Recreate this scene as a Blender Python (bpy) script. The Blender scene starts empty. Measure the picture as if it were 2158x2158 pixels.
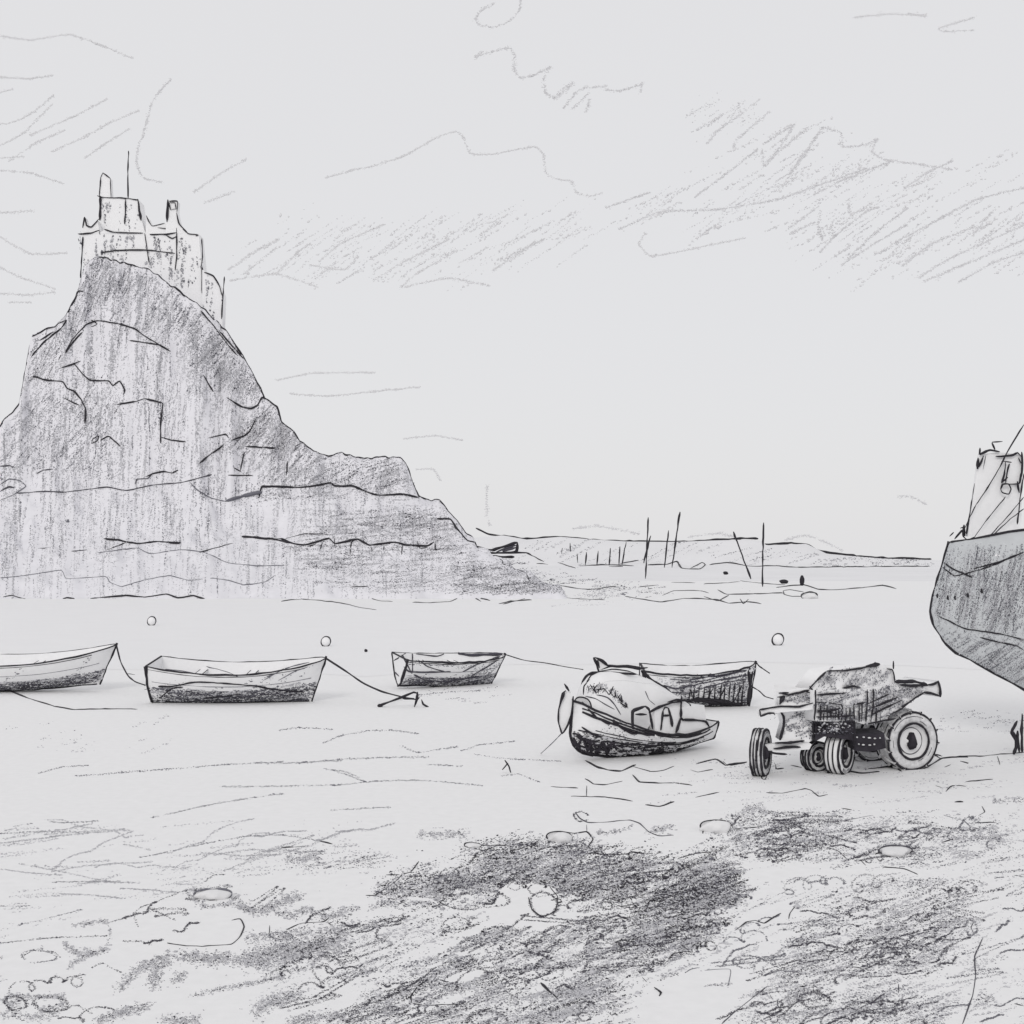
import bpy, math, random
import numpy as np
from mathutils import Vector, Matrix
from mathutils.bvhtree import BVHTree
rng = np.random.default_rng(7); random.seed(7)
F, HZ, CX, EYE = 2605.0, 1180.0, 1079.0, 4.0      # focal length in photo pixels, horizon row, centre column, eye height
scn = bpy.context.scene
COL = scn.collection

# ------------------------------------------------------------------ materials
MATS = {}
def material(name, col, rough=.85, var=.06, scale=3.0, bump=0.0, spec=.15):
    m = bpy.data.materials.new(name); m.use_nodes = True
    nt = m.node_tree; b = nt.nodes['Principled BSDF']
    b.inputs['Roughness'].default_value = rough; b.inputs['Specular IOR Level'].default_value = spec
    g = nt.nodes.new('ShaderNodeNewGeometry')
    n = nt.nodes.new('ShaderNodeTexNoise'); n.inputs['Scale'].default_value = scale; n.inputs['Detail'].default_value = 5
    nt.links.new(g.outputs['Position'], n.inputs['Vector'])
    r = nt.nodes.new('ShaderNodeValToRGB')
    r.color_ramp.elements[0].position = .3; r.color_ramp.elements[1].position = .7
    r.color_ramp.elements[0].color = [c*(1-var) for c in col]+[1]; r.color_ramp.elements[1].color = [min(1, c*(1+var)) for c in col]+[1]
    nt.links.new(n.outputs['Fac'], r.inputs['Fac']); nt.links.new(r.outputs['Color'], b.inputs['Base Color'])
    if bump:
        bm = nt.nodes.new('ShaderNodeBump'); bm.inputs['Strength'].default_value = bump; bm.inputs['Distance'].default_value = .05
        nt.links.new(n.outputs['Fac'], bm.inputs['Height']); nt.links.new(bm.outputs['Normal'], b.inputs['Normal'])
    MATS[name] = m
    return m
material('paint_white', (.84, .84, .85), .8, .02, 9, .05)
material('sand', (.82, .82, .825), .95, .022, 6, .12)
material('water', (.82, .82, .83), .6, .01, .4, .04, .1)
material('rock', (.76, .755, .79), .95, .04, .7, .15)
material('stone', (.72, .72, .73), .95, .05, .8, .1)
material('canvas', (.79, .79, .80), .9, .02, 8, .05)
material('ship_paint', (.62, .64, .655), .85, .04, 5, .05)
material('far_land', (.77, .77, .785), .95, .03, .05)
material('graphite', (.030, .028, .034), .6, .3, 30)
material('charcoal', (.075, .072, .088), .7, .3, 30)
material('slate', (.16, .16, .185), .8, .25, 30)
material('ash', (.42, .42, .445), .85, .15, 30)
material('mist', (.67, .67, .69), .9, .06, .05)
material('smudge', (.55, .55, .575), .9, .1, 2)
material('cloud_soft', (.765, .765, .78), .9, .05, .05)
material('mist_pale', (.725, .725, .74), .9, .05, .05)
material('dark_tone', (.035, .032, .04), .7, .3, 6)
material('tyre', (.62, .62, .63), .9, .2, 14)

# ------------------------------------------------------------------ mesh builder
class MB:
    def __init__(s): s.v = []; s.n = 0; s.p = []; s.m = []
    def add(s, V, faces, mat):
        """faces: int array (n,3) or (n,4)"""
        V = np.asarray(V, float).reshape(-1, 3); faces = np.asarray(faces, int)
        s.p.append((faces + s.n, mat)); s.v.append(V); s.n += len(V)
        if mat not in s.m: s.m.append(mat)
    def build(s, name, parent=None, origin=None, smooth=False):
        if origin is None:
            origin = Vector((0, 0, 0)); q = parent
            while q is not None: origin = origin + q.location; q = q.parent
        V = np.concatenate(s.v) - np.array(origin)
        me = bpy.data.meshes.new(name)
        me.vertices.add(len(V)); me.vertices.foreach_set('co', V.astype(np.float32).ravel())
        loops = np.concatenate([p.ravel() for p, _ in s.p]).astype(np.int32)
        tot = np.concatenate([np.full(len(p), p.shape[1]) for p, _ in s.p]).astype(np.int32)
        mi = np.concatenate([np.full(len(p), s.m.index(m)) for p, m in s.p]).astype(np.int32)
        me.loops.add(len(loops)); me.loops.foreach_set('vertex_index', loops)
        me.polygons.add(len(tot)); st = np.concatenate([[0], np.cumsum(tot)[:-1]]).astype(np.int32)
        me.polygons.foreach_set('loop_start', st); me.polygons.foreach_set('loop_total', tot)
        for m in s.m: me.materials.append(MATS[m])
        me.polygons.foreach_set('material_index', mi)
        me.update(calc_edges=True); me.validate()
        if smooth: me.polygons.foreach_set('use_smooth', np.ones(len(tot), bool))
        o = bpy.data.objects.new(name, me); COL.objects.link(o)
        if parent is not None: o.parent = parent
        else: o.location = origin
        return o
    # --- solids
    def box(s, c, size, mat, R=None):
        c = np.array(c, float); h = np.array(size, float)/2
        V = np.array([[x, y, z] for x in (-1, 1) for y in (-1, 1) for z in (-1, 1)])*h
        if R is not None: V = V @ np.array(R).T
        s.add(V + c, [[0, 1, 3, 2], [4, 6, 7, 5], [0, 4, 5, 1], [2, 3, 7, 6], [0, 2, 6, 4], [1, 5, 7, 3]], mat)
    def prism(s, P, ext, mat):
        """P: planar outline (n,3), ext: extrusion vector"""
        P = np.array(P, float); n = len(P); ext = np.array(ext, float)
        from mathutils.geometry import tessellate_polygon
        tri = np.array(tessellate_polygon([[Vector(p) for p in P]]))
        i = np.arange(n); j = (i+1) % n
        s.add(np.vstack([P, P+ext]), np.vstack([tri, tri[:, ::-1]+n]), mat)
        s.add(np.vstack([P, P+ext]), np.stack([i, j, j+n, i+n], 1), mat)
    def tube(s, P, r, mat, k=6, cap=True):
        P = np.array(P, float); n = len(P)
        if n < 2: return
        r = np.broadcast_to(np.asarray(r, float), (n,))
        t = np.gradient(P, axis=0); t /= np.linalg.norm(t, axis=1)[:, None] + 1e-12
        ref = np.array([.13, .97, .2]); a = np.cross(t, ref); a /= np.linalg.norm(a, axis=1)[:, None] + 1e-9
        b = np.cross(t, a)
        th = np.arange(k)*2*math.pi/k
        V = P[:, None] + r[:, None, None]*(np.cos(th)[None, :, None]*a[:, None] + np.sin(th)[None, :, None]*b[:, None])
        i = np.arange(n-1)[:, None]*k; q = np.arange(k)[None]; q2 = (q+1) % k
        f = np.stack([i+q, i+q2, i+k+q2, i+k+q], -1).reshape(-1, 4)
        s.add(V.reshape(-1, 3), f, mat)
        if cap:
            c = np.arange(1, k-1)
            s.add(V[0], np.stack([c*0, c+1, c], 1), mat); s.add(V[-1], np.stack([c*0, c, c+1], 1), mat)
    def lump(s, c, rad, mat, seed=0, nu=16, nv=9, rough=.12):
        g = np.random.default_rng(seed)
        u = np.linspace(0, 2*math.pi, nu, endpoint=False); v = np.linspace(-math.pi/2, math.pi/2, nv)
        U, Vv = np.meshgrid(u, v)
        R = 1 + rough*(np.sin(2*U+g.uniform(0, 6))*np.cos(Vv) + .7*np.sin(3*U+2*Vv+g.uniform(0, 6)) + .5*np.cos(5*U-3*Vv+g.uniform(0, 6)))*np.cos(Vv)
        X = np.stack([np.cos(U)*np.cos(Vv)*R, np.sin(U)*np.cos(Vv)*R, np.sin(Vv)*R], -1)*np.array(rad) + np.array(c)
        s.grid(X, mat, wrap=True)
    def grid(s, X, mat, wrap=False, flip=False):
        a, b = X.shape[:2]
        i = np.arange(a-1)[:, None]*b; j = np.arange(b if wrap else b-1)[None]; j2 = (j+1) % b
        f = np.stack([i+j, i+j2, i+b+j2, i+b+j], -1).reshape(-1, 4)
        s.add(X.reshape(-1, 3), f[:, ::-1] if flip else f, mat)

# ------------------------------------------------------------------ photo pixel -> place
CROP = dict(A=(0, 140, 620/1932), B=(0, 700, 620/1932), C=(500, 780, 620/1932), D=(1060, 1000, 920/1932), E=(0, 1280, 560/1932),
            F=(540, 1300, 700/1932), G=(1140, 1340, 500/1932), H=(1540, 1340, 500/1932), I=(1858, 840, 300/724), J=(0, 1600, 720/1932),
            K=(700, 1600, 720/1932), L=(1420, 1600, 738/1932), M=(400, 0, 878/1932), N=(1278, 0, 880/1932), W=(0, 0, 2158/1932), P=(0, 0, 1))
def px(c, txt):
    x0, y0, s = CROP[c]
    return np.array([[x0+s*float(a), y0+s*float(b)] for a, b in (q.split(',') for q in txt.split())])
def at(p, D):
    p = np.atleast_2d(p); D = np.broadcast_to(np.asarray(D, float), (len(p),))
    return np.stack([(p[:, 0]-CX)/F*D, D, EYE-(p[:, 1]-HZ)/F*D], 1)
def ground_depth(y): return F*EYE/max(y-HZ, 3)
def proj_ground(p):
    ok = p[:, 1] > HZ+6
    return at(p, F*EYE/np.maximum(p[:, 1]-HZ, 6)), ok
def proj_depth(D): return lambda p: (at(p, D), np.ones(len(p), bool))
def proj_plane(P0, nrm):
    P0 = np.array(P0, float); nrm = np.array(nrm, float); cam = np.array([0, 0, EYE])
    def f(p):
        d = at(p, 1.0) - cam
        t = ((P0-cam) @ nrm)/(d @ nrm)
        return cam + d*t[:, None], np.ones(len(p), bool)
    return f
def proj_bvh(trees, clamp=None, ground=False):
    cam = Vector((0, 0, EYE))
    def f(p):
        p = p.copy()
        if clamp is not None: p[:, 1] = np.maximum(p[:, 1], clamp(p[:, 0]))
        d = at(p, 1.0) - np.array(cam); out = np.zeros((len(p), 3)); ok = np.zeros(len(p), bool)
        for i in range(len(p)):
            best = None
            for t in trees:
                h = t.ray_cast(cam, Vector(d[i]))
                if h[0] is not None and (best is None or h[3] < best[1]): best = (h[0], h[3])
            if best: out[i] = best[0]; ok[i] = True
            elif ground and p[i, 1] > HZ+6: out[i] = at(p[i], ground_depth(p[i, 1]))[0]; ok[i] = True
        return out, ok
    return f

# ------------------------------------------------------------------ line and hatching marks
def vnoise(x, y, seed=0):
    xi, yi = np.floor(x).astype(int), np.floor(y).astype(int); fx, fy = x-xi, y-yi
    def h(a, b):
        n = (a*374761393 + b*668265263 + seed*974634777) & 0x7fffffff
        n = ((n ^ (n >> 13))*1274126177) & 0x7fffffff
        return ((n ^ (n >> 16)) & 0xffff)/65535.0
    fx = fx*fx*(3-2*fx); fy = fy*fy*(3-2*fy)
    return (h(xi, yi)*(1-fx)+h(xi+1, yi)*fx)*(1-fy) + (h(xi, yi+1)*(1-fx)+h(xi+1, yi+1)*fx)*fy
def resample(P, step=3.5):
    # gentle Catmull-Rom through the points
    if len(P) > 2:
        Q = np.vstack([2*P[0]-P[1], P, 2*P[-1]-P[-2]]); out = []
        for i in range(1, len(Q)-2):
            n = max(2, int(np.linalg.norm(Q[i+1]-Q[i])/step)); t = np.linspace(0, 1, n, endpoint=False)[:, None]
            m0, m1 = (Q[i+1]-Q[i-1])*.24, (Q[i+2]-Q[i])*.24
            out.append((2*t**3-3*t**2+1)*Q[i]+(t**3-2*t**2+t)*m0+(-2*t**3+3*t**2)*Q[i+1]+(t**3-t**2)*m1)
        return np.vstack(out+[Q[-2:-1]])
    n = max(3, int(np.linalg.norm(P[1]-P[0])/step)); t = np.linspace(0, 1, n)[:, None]
    return P[0]*(1-t)+P[1]*t
def stroke(mb, P, w, proj, mat='graphite', jit=.6, lift=.35, broken=0.0):
    P = resample(np.asarray(P, float)); n = len(P)
    so = rng.uniform(0, 99); k = np.arange(n)
    P = P + jit*1.8*np.stack([vnoise(k*.35, k*0+so, 1)-.5, vnoise(k*.35, k*0+so, 2)-.5], 1)
    W = w*(.55+.8*vnoise(k*.22+so, k*0.0, 3))*np.clip(np.minimum(k+1.5, n-k+.5)/3.5, .35, 1)
    if broken:                                     # soft pencil line: a chain of crumbs on the paper's tooth
        q = np.repeat(P, 5, 0) + rng.normal(0, max(w*.34, .6), (n*5, 2)) + rng.uniform(-1.7, 1.7, (n*5, 1))*np.array([[1, 0]])
        pr = np.repeat(vnoise(k*.3+so, k*0.0, 5), 5)
        q = q[rng.random(len(q)) < np.clip(1.25*pr + .5 - broken, .12, 1)]
        grains(mb, q, .82, proj, mat, 10, 1.4); return
    X, ok = proj(P)
    if broken: ok = ok & (vnoise(k*.5+so, k*0.0, 5) > broken)
    cam = np.array([0, 0, EYE]); dist = np.linalg.norm(X-cam, axis=1)
    r = W*.5*X[:, 1]/F
    X = X - (X-cam)/np.maximum(dist, 1e-6)[:, None]*(r*lift)[:, None]
    i = 0
    while i < n:
        if not ok[i]: i += 1; continue
        j = i
        while j+1 < n and ok[j+1] and abs(dist[j+1]-dist[j]) < .06*dist[j] + .05: j += 1
        if j-i >= 1: mb.tube(X[i:j+1], r[i:j+1], mat, k=5)
        i = j+1
def strokes(mb, c, txt, w, proj, mat='graphite', **kw):
    for q in txt.split('|'):
        if q.strip(): stroke(mb, px(c, q), w*rng.uniform(.85, 1.15), proj, mat, **kw)
OCT = np.array([[1, 0, 0], [-1, 0, 0], [0, 1, 0], [0, -1, 0], [0, 0, 1], [0, 0, -1]], float)
OCF = np.array([[0, 2, 4], [2, 1, 4], [1, 3, 4], [3, 0, 4], [2, 0, 5], [1, 2, 5], [3, 1, 5], [0, 3, 5]])
def grains(mb, p, size, proj, mat, ang=0.0, elong=1.25):
    if len(p) == 0: return
    X, ok = proj(p); X = X[ok]; n = len(X)
    if not n: return
    a = np.radians(ang) + rng.normal(0, .35, n)
    sz = size*np.exp(rng.normal(0, .35, n))*X[:, 1]/F
    el = elong*rng.uniform(.7, 1.3, n)
    ax = np.stack([np.cos(a), np.zeros(n), np.sin(a)], 1)*(sz*el)[:, None]
    az = np.stack([-np.sin(a), np.zeros(n), np.cos(a)], 1)*sz[:, None]
    ay = np.stack([np.zeros(n), np.ones(n), np.zeros(n)], 1)*sz[:, None]*.8
    V = X[:, None] + OCT[None, :, 0:1]*ax[:, None] + OCT[None, :, 1:2]*ay[:, None] + OCT[None, :, 2:3]*az[:, None]
    mb.add(V.reshape(-1, 3), (OCF[None] + 6*np.arange(n)[:, None, None]).reshape(-1, 3), mat)
def inside(poly, p):
    x, y = p[:, 0], p[:, 1]; c = np.zeros(len(p), bool); n = len(poly)
    for i in range(n):
        (x1, y1), (x2, y2) = poly[i], poly[i-1]
        c ^= ((y1 > y) != (y2 > y)) & (x < (x2-x1)*(y-y1)/(y2-y1+1e-12)+x1)
    return c
def hatch(mb, poly, ang, dens, proj, mat='charcoal', L=70, size=1.35, patch=(60, 22), mod=1.0, wander=4, holes=(), under=True, soft_edge=5):
    """pencil-like hatching: rows of crumbs along slanted strokes inside an outline"""
    soft = {'graphite': 'slate', 'charcoal': 'ash', 'slate': 'ash'}.get(mat)
    if under and soft:
        hatch(mb, poly, ang, dens*.55, proj, soft, L*1.1, size*1.25, patch, mod*.9, wander*1.3, holes, False, soft_edge)
        hatch(mb, poly, ang, dens*.8, proj, 'smudge', L*1.3, size*1.7, patch, mod*.8, wander*1.3, holes, False, soft_edge)
    size *= .66; dens *= 1.0
    lo, hi = poly.min(0), poly.max(0); x, y = poly[:, 0], poly[:, 1]
    area = abs(np.dot(x, np.roll(y, 1))-np.dot(y, np.roll(x, 1)))/2
    ns = int(dens*(hi-lo).prod()/(L*2*size)*1.25)+1
    c = rng.uniform(lo, hi, (ns, 2)); k = int(L/(size*2.1))
    th = -np.radians(ang + rng.normal(0, wander, ns))
    t = (np.arange(k)-k/2)*size*2.1; ll = rng.uniform(.35, 1.2, ns)
    tt = t[None]*ll[:, None]
    pts = c[:, None] + tt[..., None]*np.stack([np.cos(th), np.sin(th)], 1)[:, None]
    pts = pts + rng.normal(0, size*1.15, pts.shape)
    press = np.repeat(rng.uniform(.45, 1, ns), k)
    p = pts.reshape(-1, 2)
    a = np.radians(-ang); u = (p[:, 0]*math.cos(a)+p[:, 1]*math.sin(a))/patch[0]; v = (-p[:, 0]*math.sin(a)+p[:, 1]*math.cos(a))/patch[1]
    nz = .65*vnoise(u, v, 11)+.35*vnoise(u*2.7, v*2.7, 12)
    keep = inside(poly + 0, p + np.repeat(rng.normal(0, soft_edge, (ns, 2)), k, 0) + rng.normal(0, soft_edge*.5, p.shape)) & (rng.random(len(p)) < press*np.clip(.9 + mod*2.6*(nz-.5), .04, 1))
    for h in holes: keep &= ~inside(h, p)
    p = p[keep]
    grains(mb, p, size, proj, mat, ang)
def smear(mb, P, w, dens, proj, mat='charcoal', size=1.4):
    P = resample(P, 3); n = len(P); seg = np.linalg.norm(np.diff(P, axis=0), axis=1).sum()
    grains_ = size; size = size*.72; m = int(dens*1.15*seg*w/(4*size*size))
    i = rng.integers(0, n-1, m); fr = rng.random(m)[:, None]
    p = P[i]*(1-fr)+P[i+1]*fr + rng.normal(0, w*.3, (m, 2))*np.array([1, .8])
    keep = rng.random(m) < np.clip(.35+1.3*vnoise(p[:, 0]/9, p[:, 1]/6, 4), 0, 1)
    grains(mb, p[keep], size, proj, mat, 20); j = rng.random(len(p)) < .3; grains(mb, p[j]+rng.normal(0, 2, (j.sum(), 2)), size*1.5, proj, 'ash', 20); j = rng.random(len(p)) < .5; grains(mb, p[j]+rng.normal(0, 2.5, (j.sum(), 2)), size*1.9, proj, 'smudge', 20)

# ------------------------------------------------------------------ things
def tag(o, label, cat, group=None):
    o['label'] = label; o['category'] = cat
    if group: o['group'] = group
    return o
def thing(name, loc, label, cat, group=None):
    o = bpy.data.objects.new(name, None); COL.objects.link(o); o.location = loc; o.empty_display_size = .2
    bpy.context.view_layer.update()
    return tag(o, label, cat, group)
def struct(o, kind='structure'): o['kind'] = kind; return o

# ================================================================== SETTING
mb = MB()
gx = np.concatenate([[-4000, -600], np.linspace(-120, 120, 25), [600, 4000]]); gy = np.concatenate([[-40, 0], np.linspace(5, 60, 23), [120, 300, 900, 6000]])
X, Y = np.meshgrid(gx, gy); mb.grid(np.stack([X, Y, 0*X], -1), 'sand')
struct(mb.build('beach'))
mb = MB()
wx = np.linspace(-90, 110, 41)
near = 46+2.5*np.sin(wx*.21)+1.5*np.sin(wx*.53+1); far = 118+3*np.sin(wx*.11)
tt = np.linspace(0, 1, 6)[:, None]
mb.grid(np.stack([np.broadcast_to(wx, (6, 41)), near*(1-tt)+far*tt, np.full((6, 41), .004)], -1), 'water')
struct(mb.build('water'))

# ---- castle hill: a crag with ledges, real depth from its shore at 127 m to its back at 215 m
HILL = np.array([(-900, 1230), (-600, 1200), (-350, 1120), (-150, 1005), (0, 895), (40, 850), (47, 815), (58, 755), (66, 706), (80, 700), (115, 685), (140, 660), (160, 625), (170, 590), (178, 560), (205, 539),
                 (255, 552), (312, 565), (350, 592), (430, 650), (472, 690), (510, 745), (540, 800), (557, 835), (585, 858), (592, 885), (618, 905), (630, 925), (660, 950), (685, 960), (720, 953), (770, 965), (805, 963),
                 (845, 961), (862, 990), (872, 1020), (882, 1045), (898, 1052), (925, 1053), (945, 1075), (965, 1098), (982, 1120), (995, 1128), (1003, 1150), (1028, 1156), (1040, 1172), (1066, 1176), (1084, 1197), (1120, 1205), (1142, 1226), (1176, 1232), (1205, 1252), (1250, 1264)], float)
def hill_y(x): return np.interp(x, HILL[:, 0], HILL[:, 1]) + (vnoise(x/9, x*0, 8)-.5)*5
cols = np.arange(-900, 1252, 4.0); HR = hill_y(cols)
Df = np.linspace(127, 165, 64); Db = np.linspace(167, 215, 16)
prof = np.interp(Df, [127, 131, 136, 143, 146, 152, 155, 159, 165], [1262, 1225, 1195, 1140, 1120, 1048, 960, 760, 350])
C_, D_ = np.meshgrid(cols, Df)
ph = 6*vnoise(C_/60, D_*.0, 3)+4*vnoise(C_/22, D_/3., 4)
base = np.interp(D_+ (ph-5)*.45, Df, prof); lim = HR[None]+(165-D_)*.35
k_ = 9.0; Yi = k_*np.logaddexp(np.minimum(base, 1262)/k_, lim/k_)
Yi = np.minimum(Yi, 1262.5); Yi[0] = 1262.5; Yi[-1] = HR
Yi = Yi + ((vnoise(C_/26, D_/1.6, 6)-.5)*16+(vnoise(C_/11, D_/.8, 7)-.5)*8)*np.clip((1240-Yi)/120, 0, 1)*np.clip((165-D_)/5, 0, 1)
Yi = np.maximum(Yi, HR[None]+(165-D_)*.05)
Xf = np.stack([(C_-CX)/F*D_, D_, EYE-(Yi-HZ)/F*D_], -1)
zr = Xf[-1, :, 2]; xr = (cols-CX)/F
back = [np.stack([xr*d, np.full_like(xr, d), np.maximum(zr*(1-((d-165)/50)**1.2)-.2, -.3)], -1) for d in Db]
XH = np.concatenate([Xf, np.stack(back)], 0)
hill = MB(); hill.grid(XH, 'rock', flip=False)
def bvh_of(mb):
    V = np.concatenate(mb.v); polys = [tuple(q) for f, _ in mb.p for q in f.tolist()]
    return BVHTree.FromPolygons([tuple(v) for v in V.tolist()], polys)
T_HILL = bvh_of(hill)
# ---- low far land on the right
LAND = np.array([(900, 1215), (960, 1180), (990, 1134), (1060, 1128), (1110, 1137), (1180, 1131), (1240, 1136), (1320, 1141), (1420, 1142), (1500, 1139), (1570, 1137), (1605, 1140), (1615, 1149), (1700, 1146), (1728, 1160), (1745, 1168), (1800, 1172), (1860, 1177), (1965, 1180), (2100, 1184), (2700, 1190)], float)
lc = np.arange(900, 2700, 6.0); LR = np.interp(lc, LAND[:, 0], LAND[:, 1])
def land_y(x): return np.interp(x, LAND[:, 0], LAND[:, 1])
Dl = np.linspace(230, 480, 26)
LC, LD = np.meshgrid(lc, Dl)
Yl = np.interp(Dl, [230, 300, 400, 480], [F*EYE/230+HZ, 1209, 1192, 1105])[:, None] + 0*LC
Yl = 3*np.logaddexp(Yl/3, (LR[None]+(480-LD)*.03)/3); Yl[0] = F*EYE/230+HZ+.3; Yl[-1] = LR
XL = np.stack([(LC-CX)/F*LD, LD, EYE-(Yl-HZ)/F*LD], -1)
bl = [np.stack([(lc-CX)/F*d, np.full_like(lc, d), np.maximum(XL[-1, :, 2]*(1-(d-480)/170)-.2, -.3)], -1) for d in (500, 560, 660)]
land = MB(); land.grid(np.concatenate([XL, np.stack(bl)], 0), 'far_land')
T_LAND = bvh_of(land)
p_hill = proj_bvh([T_HILL], clamp=lambda x: np.where(x < 1200, hill_y(x)+2.0, 0))
p_land = proj_bvh([T_LAND], clamp=lambda x: land_y(x)+1.0, ground=True)
p_any = proj_bvh([T_HILL, T_LAND], ground=True)

def h(c, txt, ang, d, mat='charcoal', **kw):
    if mat == 'charcoal': d *= .78
    kw['size'] = kw.get('size', 1.35)*.8; kw.setdefault('soft_edge', 9)
    hatch(hill, px(c, txt), ang, d, p_hill, mat, **kw)
# drawn pencil shading of the crag, laid on as dark crumbs
allp = 'P', '-5,905 45,850 60,760 70,710 170,660 180,570 210,545 310,570 350,600 470,700 560,850 630,930 690,965 840,966 880,1050 930,1060 1000,1150 1010,1240 700,1262 0,1262'
h(*allp, 88, .05, 'slate', L=80, patch=(120, 10), mod=1.3)
h(*allp, 88, .055, 'ash', L=120, size=1.8, patch=(140, 9), mod=1.5)
h(*allp, 88, .30, 'smudge', L=160, size=1.7, patch=(150, 8), mod=1.0)
h('P', '0,900 300,600 560,850 700,960 690,1020 0,1040', 80, .16, 'smudge', L=120, size=1.7, mod=.8)
h('P', '330,590 470,700 560,850 630,930 690,965 840,966 880,1050 700,1060 560,1030 480,960 380,760', 50, .25, 'smudge', L=80, size=2.0, mod=.5)
h('P', '600,1080 870,1050 990,1130 1180,1246 1000,1250 700,1230 620,1160', 4, .3, 'smudge', L=80, size=2.0, mod=.5)
h('P', '174,500 210,545 330,590 250,620 170,670 130,760 120,830 60,810 60,760 140,680', 60, .4, 'smudge', L=60, size=2.0, mod=.4)
h('P', '40,900 300,600 560,850 700,970 860,1000 700,1130 0,1180 0,950', 88, .08, 'slate', L=80, patch=(120, 9), mod=1.4)
h('P', '174,500 205,500 214,545 330,590 290,610 250,620 200,645 170,670 150,720 120,730 130,670 160,630', 70, .42, 'slate', size=1.5)
h('P', '174,560 330,590 250,620 170,670 150,720 100,740 130,670', 70, .25, 'charcoal', size=1.3)
h('P', '310,575 380,630 470,700 545,805 560,840 525,850 470,810 430,760 390,700 340,650', 60, .5, 'slate', size=1.5)
h('P', '380,660 470,720 545,810 530,850 470,810 400,740', 40, .34, 'charcoal')
h('P', '200,560 380,640 400,720 330,720 230,650', 60, .22, 'slate', size=1.5)
h('P', '55,745 100,715 135,740 125,785 95,815 65,810', 60, .5, 'charcoal')
h('P', '150,790 200,800 265,830 240,870 215,915 185,880 145,840', 60, .3, 'charcoal')
h('P', '0,905 50,850 110,820 170,860 240,920 200,990 0,1000', 45, .25, 'slate', L=60)
h('P', '525,880 570,850 630,930 690,962 690,1040 560,1022 505,950 470,950 450,920', 45, .5, 'charcoal')
h('P', '560,850 630,925 640,960 560,960 520,900', 60, .22, 'charcoal')
h('P', '640,965 700,962 770,968 843,970 878,1045 790,1035 700,1015 640,1040', 20, .5, 'charcoal', L=60)
h('P', '640,965 760,970 760,1020 640,1035', 30, .2, 'charcoal')
h('P', '480,1040 560,1030 700,1020 800,1045 700,1056 550,1056', 5, .4, 'charcoal', L=50)
h('P', '690,1100 870,1060 930,1090 990,1150 960,1168 820,1148 600,1142', 5, .48, 'charcoal', L=60)
h('P', '830,1090 900,1075 950,1140 860,1150', 5, .3, 'charcoal', L=40)
h('P', '560,1135 900,1150 960,1172 700,1180 600,1170', 3, .25, 'charcoal', L=50)
h('P', '600,1170 960,1165 1080,1190 1180,1245 1050,1252 850,1240 700,1240', 4, .45, 'charcoal', L=60)
h('P', '950,1190 1060,1190 1180,1245 1100,1255 960,1245', 10, .6, 'charcoal', L=50)
h('B', '500,860 770,860 700,950 480,960', 20, .25, 'slate', L=40)
ext = '-280,1075 -150,1010 0,900 20,1262 -280,1262'
h('P', ext, 88, .26, 'smudge', L=160, size=1.9, patch=(150, 8), mod=1.3); h('P', ext, 88, .10, 'slate', L=80, patch=(120, 10), mod=1.5); h('P', ext, 88, .06, 'ash', L=120, size=1.8, patch=(140, 9), mod=1.5)
# outlines of the crag and its ledges
s = lambda c, t, w=3.0, mat='graphite', **k: strokes(hill, c, t, w*1.12, p_hill, mat, lift=.8, **k)
xs = np.arange(205, 1010, 6.0); stroke(hill, np.stack([xs, hill_y(xs)+1.5], 1)[:62], 3.6, p_hill)
stroke(hill, np.stack([xs, hill_y(xs)+1.5], 1)[60:133], 3.8, p_hill)
xs = np.array([-6, 12, 28, 40, 44, 47, 52, 58, 63]); stroke(hill, np.stack([xs, hill_y(xs)+1.5], 1), 3.2, p_hill)
s('A', '545,1480 500,1470 490,1500 455,1580 435,1625', 3.6)
s('A', '430,1880 470,1800 560,1700 640,1670 780,1690|780,1690 880,1720 950,1770 1050,1830 1120,1870|850,1800 1000,1820 1060,1830|600,1665 640,1690 600,1710|1320,1605 1400,1700 1500,1830 1560,1900|440,1665 400,1720 300,1800 210,1900|210,1775 350,1700 440,1665|215,1715 220,1770|260,1800 350,1740', 2.7)
s('B', '1640,180 1700,290 1750,400|1450,0 1560,130 1660,240|430,140 460,90 540,0|385,180 400,150|480,200 530,260 590,315 710,320 740,350 785,320 820,380 810,410|390,240 530,190|215,290 310,315 410,325 440,370 490,390 530,440 560,500 560,600|415,430 520,480|1060,690 1130,710 1220,720|600,730 610,700 650,680 640,710 600,730|660,710 715,685 790,750|1335,280 1400,390|1490,430 1590,490 1650,500 1690,480 1720,430 1750,420', 2.8)
s('B', '770,475 890,455 950,435|950,435 1070,465|1070,465 1055,600 1055,730|1370,695 1480,670 1500,695|1680,570 1640,650 1600,680 1520,710|1470,740 1400,790 1310,860|1610,750 1810,762|1605,790 1590,860 1580,910|1535,890 1580,915|1890,840 1880,940|960,950 1000,930 1080,915 1130,925 1170,905|1500,940 1660,942', 2.9)
s('B', '110,1058 300,1045 430,1050 700,1018 830,1040 1000,1005 1200,985 1390,935|890,1000 900,965 970,960 1000,930|470,1440 570,1430|250,1420 320,1415|0,880 60,875 100,890|240,930 290,905 350,900|0,1045 60,1015 95,1020', 2.3, 'charcoal')
s('B', '1250,990 1300,1040 1390,1090 1480,1110|640,1450 820,1425 910,1420 990,1455 1180,1430 1310,1440 1400,1470 1500,1515 1700,1535 1870,1530|0,1615 150,1600 400,1565 440,1620 690,1605 720,1640 800,1670 940,1630 1110,1600 1240,1630 1330,1620|1380,1615 1500,1630 1600,1660 1740,1640 1800,1600|0,1000 60,965 130,975 170,1010 100,1060 0,1105', 2.0, 'slate')
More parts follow.
